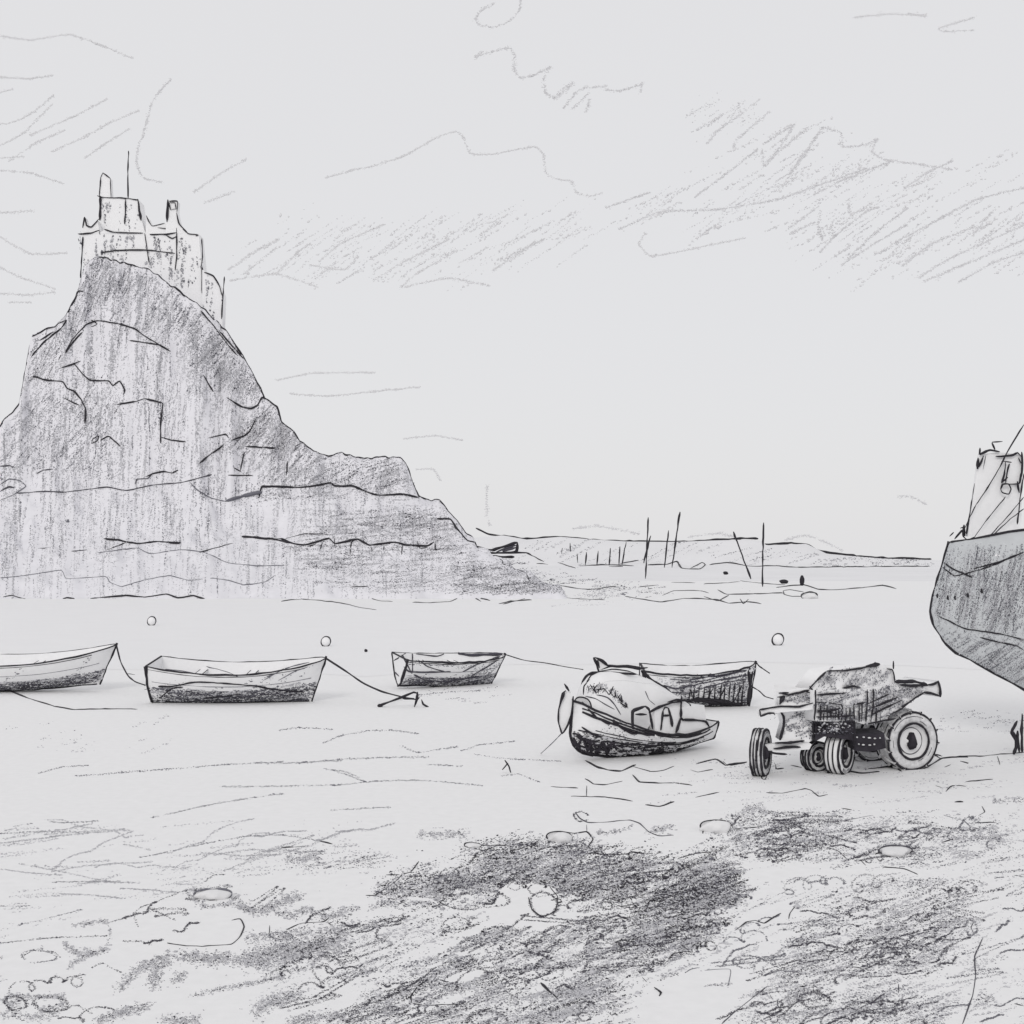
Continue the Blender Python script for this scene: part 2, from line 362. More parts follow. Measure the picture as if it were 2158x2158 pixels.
s('B', '1480,1110 1600,1075 1720,1050', 6, 'slate'); s('B', '1700,1090 1725,1012 1930,1018', 3)
s('B', '680,1355 800,1370 900,1390 1030,1378 1190,1385|1590,1340 1730,1355 1850,1360 1932,1390', 4); s('B', '690,1435 830,1380|1310,1445 1530,1385', 2.6)
s('C', '160,765 420,770 530,755 610,740 640,760 760,762 830,790 920,820 1080,815 1190,835', 3.4)
s('C', '1310,975 1400,980 1440,1040 1510,1120 1580,1135', 5); s('C', '30,1095 200,1105 330,1130 440,1150 600,1105|600,1100 640,1140 720,1125 790,1110 870,1150 1030,1130 1120,1150 1250,1155 1290,1130', 3.6)
s('C', '310,1110 440,1075 600,1080|740,1210 750,1130 790,1110|635,1100 640,1150|1080,1210 1085,1150|1180,1120 1200,1170 1250,1165|1300,1130 1305,1180 1340,1170|460,1160 520,1140|540,1190 560,1130|880,1160 885,1190|960,1180 965,1150', 2.6)
s('C', '1190,840 1185,790 1150,720', 3.0); s('C', '1740,1240 1750,1275 1890,1330 1920,1390|740,1425 860,1420', 2.6)
s('C', '150,190 190,170 230,190 250,240|255,225 290,215 295,280 270,290|300,330 330,310 365,325|365,325 370,400 395,430 385,460', 3.0)
s('B', '20,1740 80,1730 150,1750 320,1775 440,1745 530,1760 640,1745 830,1730 950,1740 1090,1720 1170,1745 1270,1730 1350,1755|1390,1765 1480,1755 1590,1770 1740,1755 1800,1765', 3.6)
struct(hill.build('hill', smooth=True))

# far land marks
sl = lambda c, t, w=3.0, mat='graphite', **k: strokes(land, c, t, w*1.2, p_land, mat, lift=.9, **k)
sl2 = lambda c, t, w=3.0, mat='graphite', **k: strokes(land, c, t, w*1.12, proj_depth(478), mat, **k)
strokes(land, 'C', '1430,1155 1500,1140 1600,1170 1680,1180 1840,1130|1840,1130 1830,1190 1730,1200|1530,1210 1700,1200 1900,1200 1932,1215|1560,1215 1700,1225 1820,1228', 5, proj_depth(160))
strokes(land, 'C', '1700,1195 1760,1170 1830,1150|1740,1190 1830,1165', 5, proj_depth(160), 'charcoal')
sl2('D', '-120,238 -60,265 0,272 95,285 250,277 380,290 560,295 800,298 940,290 1050,283 1130,283|1100,318 1160,310 1280,303 1355,313 1400,340 1560,360 1700,370 1895,375', 4.2)
sl('D', '915,399 1000,391 1060,400 1100,408 1200,405 1300,412 1500,410 1890,407|470,408 530,408', 3.2)
sl('D', '340,405 450,400 580,405|520,395 600,380|640,400 720,398 770,385 790,415 870,420 895,400 880,390 830,415|245,390 320,415|150,395 200,398|100,345 180,385', 2.6)
hatch(land, px('D', '60,310 400,292 800,302 1000,300 820,385 600,392 240,395'), 28, .10, p_land, 'slate', L=130, wander=2)
hatch(land, px('D', '880,330 1150,320 1380,340 1480,400 1000,395'), 15, .10, p_land, 'slate', L=90)
hatch(land, px('D', '1460,365 1890,382 1890,408 1500,410 1400,405'), 3, .5, p_land, 'slate', L=60)
struct(land.build('far_hills', smooth=True))

# ================================================================== CASTLE
cl = at(px('P', '300,700'), 172)[0]
castle = thing('castle', cl, 'small stone castle with chimney, turret and flagpole on top of the steep crag', 'castle')
cm = lambda c='paint_white': MB()
def block(name, outline, D, T, lines, w=3.0, wlines='', parent=castle, mat='paint_white', root=castle, shade=None):
    m = MB(); m.prism(at(px('A', outline), D), (0, T, 0), mat)
    p = proj_depth(D-.06)
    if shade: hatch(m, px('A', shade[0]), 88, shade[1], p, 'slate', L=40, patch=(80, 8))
    if lines: strokes(m, 'A', lines, w, p, 'graphite', lift=.2)
    if wlines: strokes(m, 'A', wlines, 5, p, 'graphite', lift=.2)
    o = m.build(name, origin=castle.location); o.location = (0, 0, 0); o.parent = parent
    return o
block('curtain_wall', '512,1100 650,1095 690,1072 950,1100 1150,1095 1305,1100 1328,1330 1328,1700 560,1700 545,1130', 167, 2.6,
      '510,1100 600,1095 655,1075|685,1068 750,1090 940,1095|985,1103 1080,1103 1160,1090|1200,1070 1240,1100 1300,1105|545,1120 535,1300 528,1390|950,1095 965,1200 980,1290|1160,1060 1160,1250 1150,1340|660,1225 750,1210 950,1205 1150,1228|650,1075 656,1105|515,1130 520,1150|1090,1110 1130,1130 1160,1115|1325,1130 1330,1250 1320,1330', 2.8, '1328,1320 1328,1490|1285,1112 1305,1108',
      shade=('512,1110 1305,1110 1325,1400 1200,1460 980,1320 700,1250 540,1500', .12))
block('corner_turret', '540,1060 555,990 570,1040 600,1060 640,1010 655,1100 540,1100', 167.6, 1.2, '542,1060 555,990 570,1045 600,1055 650,1000', 2.8)
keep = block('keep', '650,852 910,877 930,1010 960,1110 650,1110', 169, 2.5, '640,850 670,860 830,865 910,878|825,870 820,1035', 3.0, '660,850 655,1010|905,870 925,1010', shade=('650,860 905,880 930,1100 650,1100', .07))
block('chimney', '652,880 660,730 675,700 725,735 730,880', 170, 1, '652,850 660,730|658,735 675,698|675,698 725,735|725,735 728,860', 2.8, parent=keep)
block('gate_range', '960,985 985,1030 1000,1045 1090,1028 1165,1050 1165,1115 955,1115', 168.4, 2, '960,980 985,1030 1000,1048 1080,1030|1035,1060 1090,1065 1165,1050', 2.6)
wt = block('watch_turret', '1103,880 1165,885 1162,960 1180,1030 1240,1115 1085,1115', 167.9, 1.3, '1110,885 1165,885 1162,955|1160,960 1175,1030 1230,1090', 2.8, '1103,875 1095,1020')
m = MB(); strokes(m, 'A', '1112,895 1150,895|1150,895 1155,935|1155,935 1120,940|1120,940 1112,895', 3.2, proj_depth(167.8)); o = m.build('window', origin=castle.location); o.location = (0, 0, 0); o.parent = wt
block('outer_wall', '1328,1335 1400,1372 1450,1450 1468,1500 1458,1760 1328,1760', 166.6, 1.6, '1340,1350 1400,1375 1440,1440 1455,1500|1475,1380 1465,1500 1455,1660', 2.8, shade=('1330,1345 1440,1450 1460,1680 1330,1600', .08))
m = MB(); stroke(m, px('A', '845,555 840,700 842,865'), 3.0, proj_depth(171), jit=.4); o = m.build('flagpole', origin=castle.location); o.location = (0, 0, 0); o.parent = castle

# ================================================================== POSTS on the spit
def post(name, top, bot, w, label, group, D=None):
    b = px('D', bot); t = px('D', top)
    X, ok = p_any(b); D = X[0, 1]
    m = MB(); P = np.vstack([b, t]); stroke(m, P, w, proj_depth(D), jit=.7, lift=0)
    o = m.build(name, origin=Vector(X[0])); return tag(o, label, 'post', group)
tall = [('643,190', '631,462', 3.6, 'tall upright mooring post nearest the crag, reaching above the far shore'), ('655,270', '622,392', 3.2, 'shorter post leaning right, crossing the tall post nearest the crag'),
        ('733,248', '714,412', 3.2, 'middle-height thin post just left of the tallest mooring post'), ('783,165', '748,412', 4.0, 'tallest mooring post, leaning slightly right above the far shore'),
        ('1020,252', '1097,463', 4.0, 'mooring post leaning steeply to the left on the sand spit'), ('1153,212', '1148,497', 3.8, 'straight upright mooring post on the spit, nearest the large hull')]
for t, b, w, lab in tall: post('mooring_post', t, b, w, lab, 'tall mooring posts on the spit')
for i, (x, y0, y1, dx) in enumerate([(260, 326, 352, 3), (298, 303, 342, -2), (330, 350, 392, -2), (364, 343, 402, 5), (415, 337, 402, 6), (471, 325, 402, 4), (514, 318, 402, 3), (527, 298, 402, 18)]):
    labs = ['shortest stake of the fence row, nearest the crag', 'small stake standing higher up the slope than its fence row', 'thin faint stake third from the crag in the fence row', 'short stake leaning right in the middle of the fence row',
            'stake with a wide gap on either side in the fence row', 'bold straight stake left of the close pair in the fence row', 'left stake of the close pair ending the fence row', 'tallest stake of the fence row, leaning right at its end']
    post('fence_stake', '%f,%f' % (x+dx, y0), '%f,%f' % (x, y1), 3.0, labs[i], 'short stakes of the far fence row')

# ================================================================== BOATS
class Hull:
    """open clinker hull; s 0..1 stern to bow, v 0..1 keel to gunwale"""
    def __init__(h, L, B, sheer, keel, rake=.5, transom=.75, full=.5, pose=None, midpos=.42, tuck=0., prow=None):
        h.prow = prow
        h.L, h.B, h.sh, h.kl, h.rk, h.tr, h.full, h.M, h.mid, h.tuck = L, B, sheer, keel, rake, transom, full, pose, midpos, tuck
    def loc(h, s, v, side):
        s = np.asarray(s, float); v = np.asarray(v, float)
        q = np.linspace(0, 1, len(h.sh)); zs = np.interp(s, q, h.sh) if len(h.sh) < 3 else np.polyval(np.polyfit(q, h.sh, 2), s)
        zk = np.interp(s, np.linspace(0, 1, len(h.kl)), h.kl)
        fore = np.clip((s-h.mid)/(1-h.mid), 0, 1); aft = np.clip((h.mid-s)/h.mid, 0, 1)
        hb = h.B/2*np.sqrt(np.clip(1-fore**2.1, 0, 1))*(1-(1-h.tr)*aft**1.8)
        p = h.full + .5*fore**2 + h.tuck*aft**2
        y = hb*np.power(np.clip(v, 0, 1), p)
        x = s*h.L - h.rk*(1-v)*np.clip((s-.55)/.45, 0, 1)**1.5
        if h.prow: x = x + np.interp(v, *h.prow)*np.clip((s-.6)/.4, 0, 1)**2
        return np.stack(np.broadcast_arrays(x, side*y, zk+v*(zs-zk)), -1)
    def w(h, P):
        P = np.asarray(P); M = np.array(h.M); return P @ M[:3, :3].T + M[:3, 3]
    def surf(h, s, v, side): return h.w(h.loc(s, v, side))
    def shell(h, mb, mat='paint_white', t=.05, ns=30, nv=11):
        S, V = np.meshgrid(np.linspace(0, 1, ns), np.linspace(0, 1, nv), indexing='ij')
        for side in (-1, 1):
            mb.grid(h.surf(S, V, side), mat, flip=side > 0)
            I = h.loc(S, V, side); I[..., 1] -= side*np.minimum(t, abs(I[..., 1])); fl = np.interp(S, np.linspace(0, 1, len(h.kl)), h.kl)+.14
            I[..., 2] = np.maximum(I[..., 2], fl); I[..., 0] = np.clip(I[..., 0], t, None) - t*.6*S
            mb.grid(h.w(I), mat, flip=side < 0)
            a = np.stack([h.surf(S[:, -1], V[:, -1], side), h.w(I[:, -1])], 0); mb.grid(a, mat, flip=side < 0)
        v = np.linspace(0, 1, nv); a = np.stack([h.surf(v*0, v, -1), h.surf(v*0, v, 1)], 0); mb.grid(a, mat)
        I0 = h.loc(v*0, v, -1); I1 = h.loc(v*0, v, 1); I0[:, 0] += t; I1[:, 0] += t; mb.grid(h.w(np.stack([I0, I1], 0)), mat, flip=True)
        a = np.stack([h.surf(np.zeros(1), np.ones(1), -1), h.surf(np.zeros(1), np.ones(1), 1)], 0)
    def line(h, mb, s, v, side, r, mat='graphite', wob=.35, out=.3):
        n = max(len(np.atleast_1d(s)), len(np.atleast_1d(v)))
        if n < 12:
            k = np.linspace(0, 1, 26); s = np.interp(k, np.linspace(0, 1, len(s)), s); v = np.interp(k, np.linspace(0, 1, len(v)), v); n = 26
        P = h.surf(s, v, side); so = rng.uniform(0, 99); k = np.arange(n)
        P = P + r*wob*3*np.stack([vnoise(k*.5, k*0+so, 1)-.5, vnoise(k*.5, k*0+so, 2)-.5, vnoise(k*.5, k*0+so, 3)-.5], 1)
        mb.tube(P, r*(.6+.75*vnoise(k*.3+so, k*0.0, 4)), mat, 6)
    def marks(h, mb, s0, s1, v0, v1, dens, side=-1, mat='charcoal', size=.018, lean=0., streak=.25):
        n = int(dens*h.L*(s1-s0)*.8*(v1-v0)/(4*size*size)); nn = max(1, n//12)
        sc = np.repeat(rng.uniform(s0, s1, nn), 12); vc = np.repeat(rng.uniform(v0, v1, nn), 12); t = rng.uniform(-1, 1, nn*12)*streak/h.L
        s = sc + t + rng.normal(0, .01, len(sc)); v = vc + t*lean*h.L + rng.normal(0, .012, len(sc))
        k = (s > max(0, s0-.03)) & (s < min(.995, s1+.03)) & (v > max(v0-.05, .01)) & (v < min(v1+.05, .99)); s, v = s[k], v[k]
        X = h.surf(s, v, side); c = len(X); sz = size*np.exp(rng.normal(0, .35, c))
        R = np.array(h.M)[:3, :3]; V = X[:, None] + (OCT*np.array([1.6, .5, .7]))[None] @ R.T * sz[:, None, None]
        mb.add(V.reshape(-1, 3), (OCF[None] + 6*np.arange(c)[:, None, None]).reshape(-1, 3), mat)
    def thwart(h, s, drop, parent, name='thwart', wide=.22, mat='paint_white'):
        z = h.loc(s, .78-drop, 1); zz = z[2]; hb = abs(z[1])
        m = MB(); c = np.array([[s*h.L-wide/2, -hb, zz], [s*h.L+wide/2, -hb, zz], [s*h.L+wide/2, hb, zz], [s*h.L-wide/2, hb, zz]])
        m.prism(h.w(c), np.array(h.M)[:3, :3] @ np.array([0, 0, .04]), mat)
        P = h.w(c + np.array([0, 0, .04])); 
        m.tube(P[[0, 3]], .012, 'graphite', 5); m.tube(P[[1, 2]], .012, 'graphite', 5)
        return m.build(name, parent)
def pose(x, y, yaw, roll=0, pitch=0, z=0):
    return Matrix.Translation((x, y, z)) @ Matrix.Rotation(math.radians(yaw), 4, 'Z') @ Matrix.Rotation(math.radians(pitch), 4, 'Y') @ Matrix.Rotation(math.radians(roll), 4, 'X')
def gx_(pxx, D): return (pxx-CX)/F*D
SS = np.linspace(0, 1, 40)
def open_boat(H, label, lw=.025, band=(.04, .42, 1.), dark='charcoal', hatching=(), stern_post=1.6, group='open rowing boats on the sand', thw=(.25, .55), planks=((.62, 'slate'),), scrib=()):
    loc = H.w(np.array([H.L/2, 0, 0])); r = thing('rowing_boat', loc, label, 'boat', group)
    m = MB(); H.shell(m)
    for v, mm in planks:
        H.line(m, SS[1:-2], SS[1:-2]*0+v, -1, lw*.35, mm)
    if band:
        H.marks(m, 0.02, .97, band[0], band[1]*1.1, .8*band[2], -1, 'smudge', size=.026); H.marks(m, 0.03, .97, band[0], band[1], 1.5*band[2], -1, 'slate', size=.016); H.marks(m, 0.03, .97, band[0], band[1]*.9, 1.2*band[2], -1, dark, size=.013); H.marks(m, .05, .9, band[0], band[1]*.6, .9*band[2], -1, 'graphite', size=.011)  # pencil shade low on the hull, laid on as darker crumbs
        for j in range(7):
            a = rng.uniform(.03, .5); H.line(m, np.linspace(a, min(a+rng.uniform(.2, .45), .96), 20), np.linspace(band[1]*rng.uniform(.2, 1), band[1]*rng.uniform(.2, 1), 20), -1, lw*.35, 'charcoal')
    for a in hatching: H.marks(m, *a[:4], a[4], -1, a[5], size=.015, lean=a[6], streak=a[7])
    H.marks(m, .1, .9, .45, .9, .05, -1, 'slate', size=.014, lean=.9)
    ph_ = proj_bvh([bvh_of(m)]) if scrib else None
    for c_, t_, w_, mt_ in scrib: strokes(m, c_, t_, w_, ph_, mt_)
    m.build('hull', r, smooth=False)
    m = MB()
    H.line(m, SS, SS*0+1, -1, lw); H.line(m, SS, SS*0+1, 1, lw*.8); H.line(m, SS[:-4], SS[:-4]*0+.93, -1, lw*.45)
    e = np.linspace(0, 1, 12); P = H.surf(0*e, 0*e+1, -1)*(1-e[:, None])+H.surf(0*e, 0*e+1, 1)*e[:, None]; m.tube(P, lw*.9, 'graphite')
    m.build('gunwale', r)
    m = MB(); v = np.linspace(0, 1.04, 20); H.line(m, v*0+1, v, -1, lw*1.25); m.build('stem', r)
    m = MB(); v = np.linspace(0, 1, 16); H.line(m, v*0, v, -1, lw*stern_post); H.line(m, v*0, v, 1, lw); m.build('transom_edge', r)
    m = MB(); H.line(m, SS[:-1], SS[:-1]*0+.02, -1, lw*.9); m.build('keel', r)
    for t in thw: H.thwart(t, .05, r)
    return r
D1 = 37.6; H1 = Hull(5.6, 1.95, [1.15, .92, 1.32], [0, 0, .1], rake=.55, full=.34, pose=pose(gx_(240, D1)-5.55, D1, 3, 6, -1))
open_boat(H1, 'long pale open boat cut off by the left frame edge, bow pointing right', band=(.08, .42, 1.0))
D2 = 34.7; H2 = Hull(4.85, 1.9, [1.16, .95, 1.24], [0, 0, .0], rake=.42, full=.34, transom=.8, pose=pose(gx_(322, D2), D2+.2, 0, 6))
open_boat(H2, 'large pale rowing boat with pencil-shaded bottom, tied by rope to a small anchor', band=(.03, .5, 1.0), hatching=[(.6, .97, .4, .95, .10, 'slate', 1.5, .35)], stern_post=2.0, scrib=[('E', '1150,575 1250,575 1400,545 1600,550 1932,580|1160,660 1250,590 1330,580|1480,665 1750,630', 3.2, 'graphite'), ('E', '1200,450 1320,460 1460,490|1500,430 1640,465 1740,510', 2.2, 'slate'), ('F', '0,400 60,415 180,430 280,438', 3.6, 'graphite'), ('F', '60,350 200,290 310,265|130,370 220,320 300,290|40,370 160,300', 2, 'slate')])
D3 = 39.2; H3 = Hull(3.65, 1.5, [1.02, .9, .95], [0.08, 0, 0], rake=.42, transom=.85, tuck=.1, pose=pose(gx_(838, D3-.9), D3-.7, 27, 7))
open_boat(H3, 'smallest rowing boat, greyish with square transom showing, alone in the middle distance', band=(.03, .4, .9), hatching=[(.6, .98, .2, .9, .35, 'slate', 1.2, .3), (.05, .6, .78, .95, .4, 'slate', 0, .3), (.3, .8, .3, .5, .35, 'charcoal', .5, .3), (.05, .97, .05, .4, .4, 'smudge', 0, .3)], lw=.03,
          scrib=[('F', '870,190 905,200 910,290 905,330|940,250 1000,290 1100,320|860,290 900,320 1130,320|915,335 980,365 1100,375 1300,345|930,215 1050,228 1120,205|1200,320 1300,270 1420,230|1250,345 1400,255|850,220 880,280 900,320|800,255 880,205|770,225 790,300 830,345', 3.2, 'charcoal'), ('F', '1150,210 1250,222 1440,215', 7, 'charcoal')])
D4 = 33.8; H4 = Hull(3.1, 1.35, [1.08, 1.0, 1.22], [.06, 0, .0], rake=.16, transom=.85, pose=pose(gx_(1352, D4), D4, 0, 6))
open_boat(H4, 'dark hatched dinghy partly hidden behind the hooded launch', band=(.02, .2, 1.6), dark='graphite', hatching=[(.25, .98, .15, .95, .5, 'charcoal', 3., .2), (.3, .98, .3, .8, .3, 'slate', 2., .3), (.55, .97, .2, .7, .35, 'charcoal', 8., .1), (.1, .97, .1, .9, .8, 'smudge', 2., .2), (.3, .97, .1, .9, .5, 'charcoal', 3., .2)], lw=.026,
          scrib=[('G', '1215,430 1205,530|1250,420 1240,530|1290,410 1280,540|1330,420 1320,545|1380,410 1365,545|1420,400 1410,550|1470,400 1455,555|1500,390 1490,560|1540,390 1525,565|1580,380 1560,570|1620,370 1600,575|1650,370 1630,580|1230,500 1220,440|1350,530 1400,430|1440,540 1500,420|1560,560 1640,400', 3.2, 'graphite'), ('G', '980,460 1200,465 1290,450|1000,400 1100,430 1250,400 1400,370 1680,320|1050,350 1200,360 1680,280|1100,380 1300,370 1600,300|1300,430 1500,380 1680,350', 2.8, 'charcoal'), ('G', '1060,530 1180,528 1300,522 1400,538 1640,572|1250,510 1400,520 1630,560', 8, 'graphite'), ('G', '1690,280 1700,400 1680,560|1720,290 1690,570', 6, 'graphite')])

# ---- ropes, anchors
def rope(pts, w, label, name='mooring_rope', mat='graphite', cat='rope'):
    m = MB(); P = np.array(pts, float)
    k = np.linspace(0, len(P)-1, 30); X = np.stack([np.interp(k, np.arange(len(P)), P[:, i]) for i in range(3)], 1)
    for _ in range(3): X[1:-1] = (X[:-2]+2*X[1:-1]+X[2:])/4
    i = np.arange(30); m.tube(X, w*(.7+.6*vnoise(i*.4, i*0., 9)), mat, 5)
    return tag(m.build(name, origin=Vector(P[-1])), label, cat, 'mooring ropes of the boats')
def g3(x, y, z=.02): p = at(np.array([[x, y]]), ground_depth(y))[0]; p[2] = z; return p
def ap(x, y, D): return at(np.array([[x, y]]), D)[0]
bow = lambda H: H.surf(1.0, 1.0, -1)
rope([bow(H1), ap(254, 1395, D1-.3), ap(270, 1425, D1-.6), ap(285, 1437, D1-.9), ap(306, 1444, D1-1.2)], .022, 'taut dark rope dropping from the bow of the boat at the left frame edge')
rope([bow(H2), ap(730, 1415, D2-.2), ap(765, 1440, D2-.5), ap(805, 1458, D2-.8), g3(850, 1471), g3(872, 1474)], .024, 'dark rope running from the large rowing boat down to the anchor')
rope([bow(H3), ap(1105, 1392, D3), ap(1150, 1397, D3), ap(1190, 1405, D3), ap(1229, 1411, D3-.5)], .015, 'thin slack rope from the bow of the smallest rowing boat')
rope([bow(H4), ap(1600, 1404, D4), ap(1622, 1419, D4-.2)], .018, 'short rope falling from the bow of the dark hatched dinghy')
rope([H4.surf(.97, .5, -1), ap(1600, 1456, D4-.1), ap(1612, 1468, D4-.1), ap(1630, 1473, D4-.2)], .016, 'lower rope trailing from the stem of the dark hatched dinghy')
A = thing('anchor', g3(866, 1478, 0), 'small black two-fluked anchor lying on the sand at the rope end', 'anchor')
pd = proj_depth(ground_depth(1490))
for nm, t, w in (('stock', '800,1487 850,1468 872,1459 881,1462', 5), ('shank', '848,1472 880,1474 884,1468', 4.5), ('fluke', '880,1458 878,1474 873,1490', 5), ('fluke', '888,1474 892,1484 902,1490 903,1493', 4.5)):
    m = MB(); stroke(m, px('P', t), w, pd, jit=.3, lift=0)
    if nm == 'stock': m.lump(ap(801, 1487, ground_depth(1490)), (.075, .05, .05), 'graphite', 4)
    m.build(nm, A)

# ---- mooring buoys
for (x, y, r, lab) in ((320, 1309, 9.0, 'smallest mooring buoy, floating above the gap between the two left boats'), (687, 1352, 10.0, 'round mooring buoy floating just above the bow of the large rowing boat'), (1639, 1348, 12.0, 'largest mooring buoy, oval and pale, floating behind the tractor')):
    D = ground_depth(y+r); c = ap(x, y, D); R = r*D/F
    b = thing('mooring_buoy', (c[0], c[1], 0), lab, 'buoy', 'mooring buoys on the water')
    m = MB(); m.lump(c, (R*.95, R*.95, R), 'paint_white', 2, 20, 12, .0); m.build('float', b, smooth=True)
    m = MB(); th = np.linspace(0, 2*math.pi, 33); k = np.arange(33)
    m.tube(np.stack([c[0]+R*.95*np.cos(th)+R*.15*np.sin(th), c[1]-.1*R+0*th, c[2]+R*1.05*np.sin(th)], 1), R*.16*(.8+.5*vnoise(k*.4, k*0., 3)), 'graphite', 6); m.build('outline_ring', b)  # dark ring put round the float to draw its outline
o = MB(); o.lump(ap(771, 1371, ground_depth(1374)), (.07, .07, .07), 'graphite', 3); tag(o.build('float', origin=Vector(g3(771, 1374, 0))), 'tiny black float on the water left of the smallest rowing boat', 'float')

# ================================================================== HOODED LAUNCH
DB, DS = 24.6, 26.5
xb, xs_ = gx_(1206, DB), gx_(1497, DS); yaw = math.degrees(math.atan2(DB-DS, xb-xs_)); Lh = math.hypot(xb-xs_, DB-DS)
HL = Hull(Lh, 1.5, [.56, .50, 1.20], [.16, .0, .0, .06], rake=.0, transom=.35, full=.42, midpos=.5, prow=([0, .05, .12, .22, .35, .55, .8, 1], [-.5, -.28, -.14, -.02, .04, .03, .0, 0]), pose=pose(xs_, DS, yaw, 0))
SD = 1                                                    # the side towards the viewer
launch = thing('launch', HL.w(np.array([Lh/2, 0, 0])), 'small motor launch with a big rounded canvas hood and high dark bow', 'boat')
m = MB(); HL.shell(m)
T_L = None
HL.marks(m, .35, 1.0, .03, .5, .9, SD, 'graphite', size=.016, streak=.2); HL.marks(m, .3, .95, .05, .45, .7, SD, 'dark_tone', size=.02)  # dark crumbs over the lower forward hull
HL.marks(m, .1, .5, .1, .5, .2, SD, 'charcoal', size=.012, streak=.2); HL.marks(m, .4, .95, .5, .95, .16, SD, 'slate', size=.011, lean=-1.2)
HL.line(m, SS[2:-1], .62-.1*SS[2:-1], SD, .016); HL.line(m, np.linspace(.15, .85, 30), np.linspace(.55, .42, 30), SD, .02); HL.line(m, np.linspace(.4, .9, 30), np.linspace(.62, .6, 30), SD, .012)
T_L = bvh_of(m); p_l = proj_bvh([T_L])
HL.marks(m, .35, 1.0, .03, .55, 1.2, SD, 'smudge', size=.03, streak=.2); HL.marks(m, .4, 1.0, .03, .5, .9, SD, 'graphite', size=.014, streak=.25)
strokes(m, 'G', '330,740 420,800 520,830 600,850|640,890 760,880 870,890 1010,890|640,960 700,985 900,950 1100,925 1260,890|270,790 330,840 420,860 480,850|400,860 415,970|540,850 560,990 620,950|580,690 660,750 740,790 850,800 1000,810 1200,760 1330,725|590,680 640,730 750,775|380,590 450,660 560,720|650,940 900,900 1000,890', 5, p_l)
strokes(m, 'G', '260,820 300,900 340,830 380,930 420,850 460,950 500,860 540,950 580,870 620,930|250,850 330,930 420,960 520,975 600,970|300,800 420,880 560,900 620,890|270,880 400,920 560,930', 7, p_l, 'dark_tone')
m.build('hull', launch)
m = MB(); HL.line(m, SS, SS*0+1, SD, .024); HL.line(m, SS, SS*0+1, -SD, .02); HL.line(m, SS[4:-1], SS[4:-1]*0+.86, SD, .022); HL.line(m, SS[8:-1], SS[8:-1]*0+.93, SD, .02); m.build('gunwale', launch)
m = MB(); v = np.linspace(0, 1.03, 20); HL.line(m, v*0+1, v, SD, .03); m.build('stem', launch)
m = MB(); HL.line(m, SS[:-1], SS[:-1]*0+.02, SD, .028); m.build('keel', launch)
m = MB(); v = np.linspace(0, 1, 14); HL.line(m, v*0, v, SD, .022); HL.line(m, v*0, v, -SD, .016); e = np.linspace(0, 1, 8)[:, None]; m.tube(HL.surf(0, 1, -1)*(1-e)+HL.surf(0, 1, 1)*e, .02, 'graphite'); m.build('transom_edge', launch)
# hood: arched canvas over the fore half
sx = np.linspace(.27, .93, 24); ridge = np.interp(sx, [.27, .33, .42, .52, .62, .72, .82, .88, .91, .93], [1.04, 1.2, 1.4, 1.58, 1.72, 1.77, 1.74, 1.66, 1.5, 1.25])
th = np.linspace(0, math.pi, 19); Xh = []
for s_, zt in zip(sx, ridge):
    e = HL.loc(s_, .97, 1); hb = max(abs(e[1])*.80, .16); z0 = max(e[2]-.02, np.interp(s_, [.3, .52, .62], [.98, .98, .5]))
    Xh.append(np.stack([np.full(19, s_*Lh), hb*np.sign(np.cos(th))*abs(np.cos(th))**.75, z0+(max(zt-z0, .06))*np.sin(th)**.7], 1))
Xh = HL.w(np.array(Xh)); m = MB(); m.grid(Xh, 'canvas', flip=True)
for e in (0, -1):
    c = Xh[e].mean(0); m.add(np.vstack([Xh[e], c]), [[i, i+1, 19] for i in range(18)], 'canvas')
T_HOOD = bvh_of(m); p_hood = proj_bvh([T_HOOD])
# ridge and hem piping, lacing
lo = Xh[:, 3] if SD > 0 else Xh[:, -4]
G_ = px
hatch(m, px('G', '375,385 470,390 560,410 640,470 710,570 690,595 600,520 540,460 470,470 380,455'), 65, .55, p_hood, 'charcoal', L=26, size=1.2, patch=(20, 8), mod=.8, soft_edge=2)
strokes(m, 'G', '345,480 350,410 400,350|390,410 385,450|400,395 440,455 430,400|420,450 460,395|450,470 490,420 480,400|500,465 530,420|520,430 555,480 590,410|550,440 600,500 610,440|600,460 620,510 650,470|620,480 660,540 655,480|640,540 700,580 690,540|660,570 690,590|440,440 520,430', 3.0, p_hood)
strokes(m, 'G', '360,490 440,510 510,550 600,600|450,480 540,500 600,560 650,640|860,360 890,340|850,450 880,520 930,560', 2.2, p_hood, 'charcoal')
k = np.arange(24); top = Xh[:, 9]; m.tube(top[4:-1]+np.array([0, 0, .01]), .014*(.6+.9*vnoise(k*.4, k*0., 2))[4:-1], 'graphite', 5)
m.tube(Xh[-1]*1.0, .016, 'graphite', 5); m.tube(Xh[0], .018, 'graphite', 5)
m.tube(Xh[:, 5 if SD > 0 else 13]+0, .001, 'graphite', 4)
hood = m.build('hood', launch)
# peak vent on the hood
pv = proj_depth(25.2); m = MB(); m.prism(at(px('G', '435,180 465,285 550,245'), 25.2), (0, .12, 0), 'canvas'); strokes(m, 'G', '430,175 450,220 470,290|440,175 500,205 550,245|460,200 475,260', 6, pv); strokes(m, 'G', '470,275 550,248 700,250 800,265 870,260', 5.5, proj_depth(25.3)); m.build('vent', launch)
m = MB(); strokes(m, 'G', '330,400 370,330 420,300 500,295 640,305 780,312', 5, proj_depth(24.95)); m.build('hood_frame', launch)
m = MB(); strokes(m, 'G', '815,280 880,340 960,390 1020,430 1080,500|1000,400 1040,450 1080,490', 6, proj_depth(25.45)); m.build('hood_frame', launch)
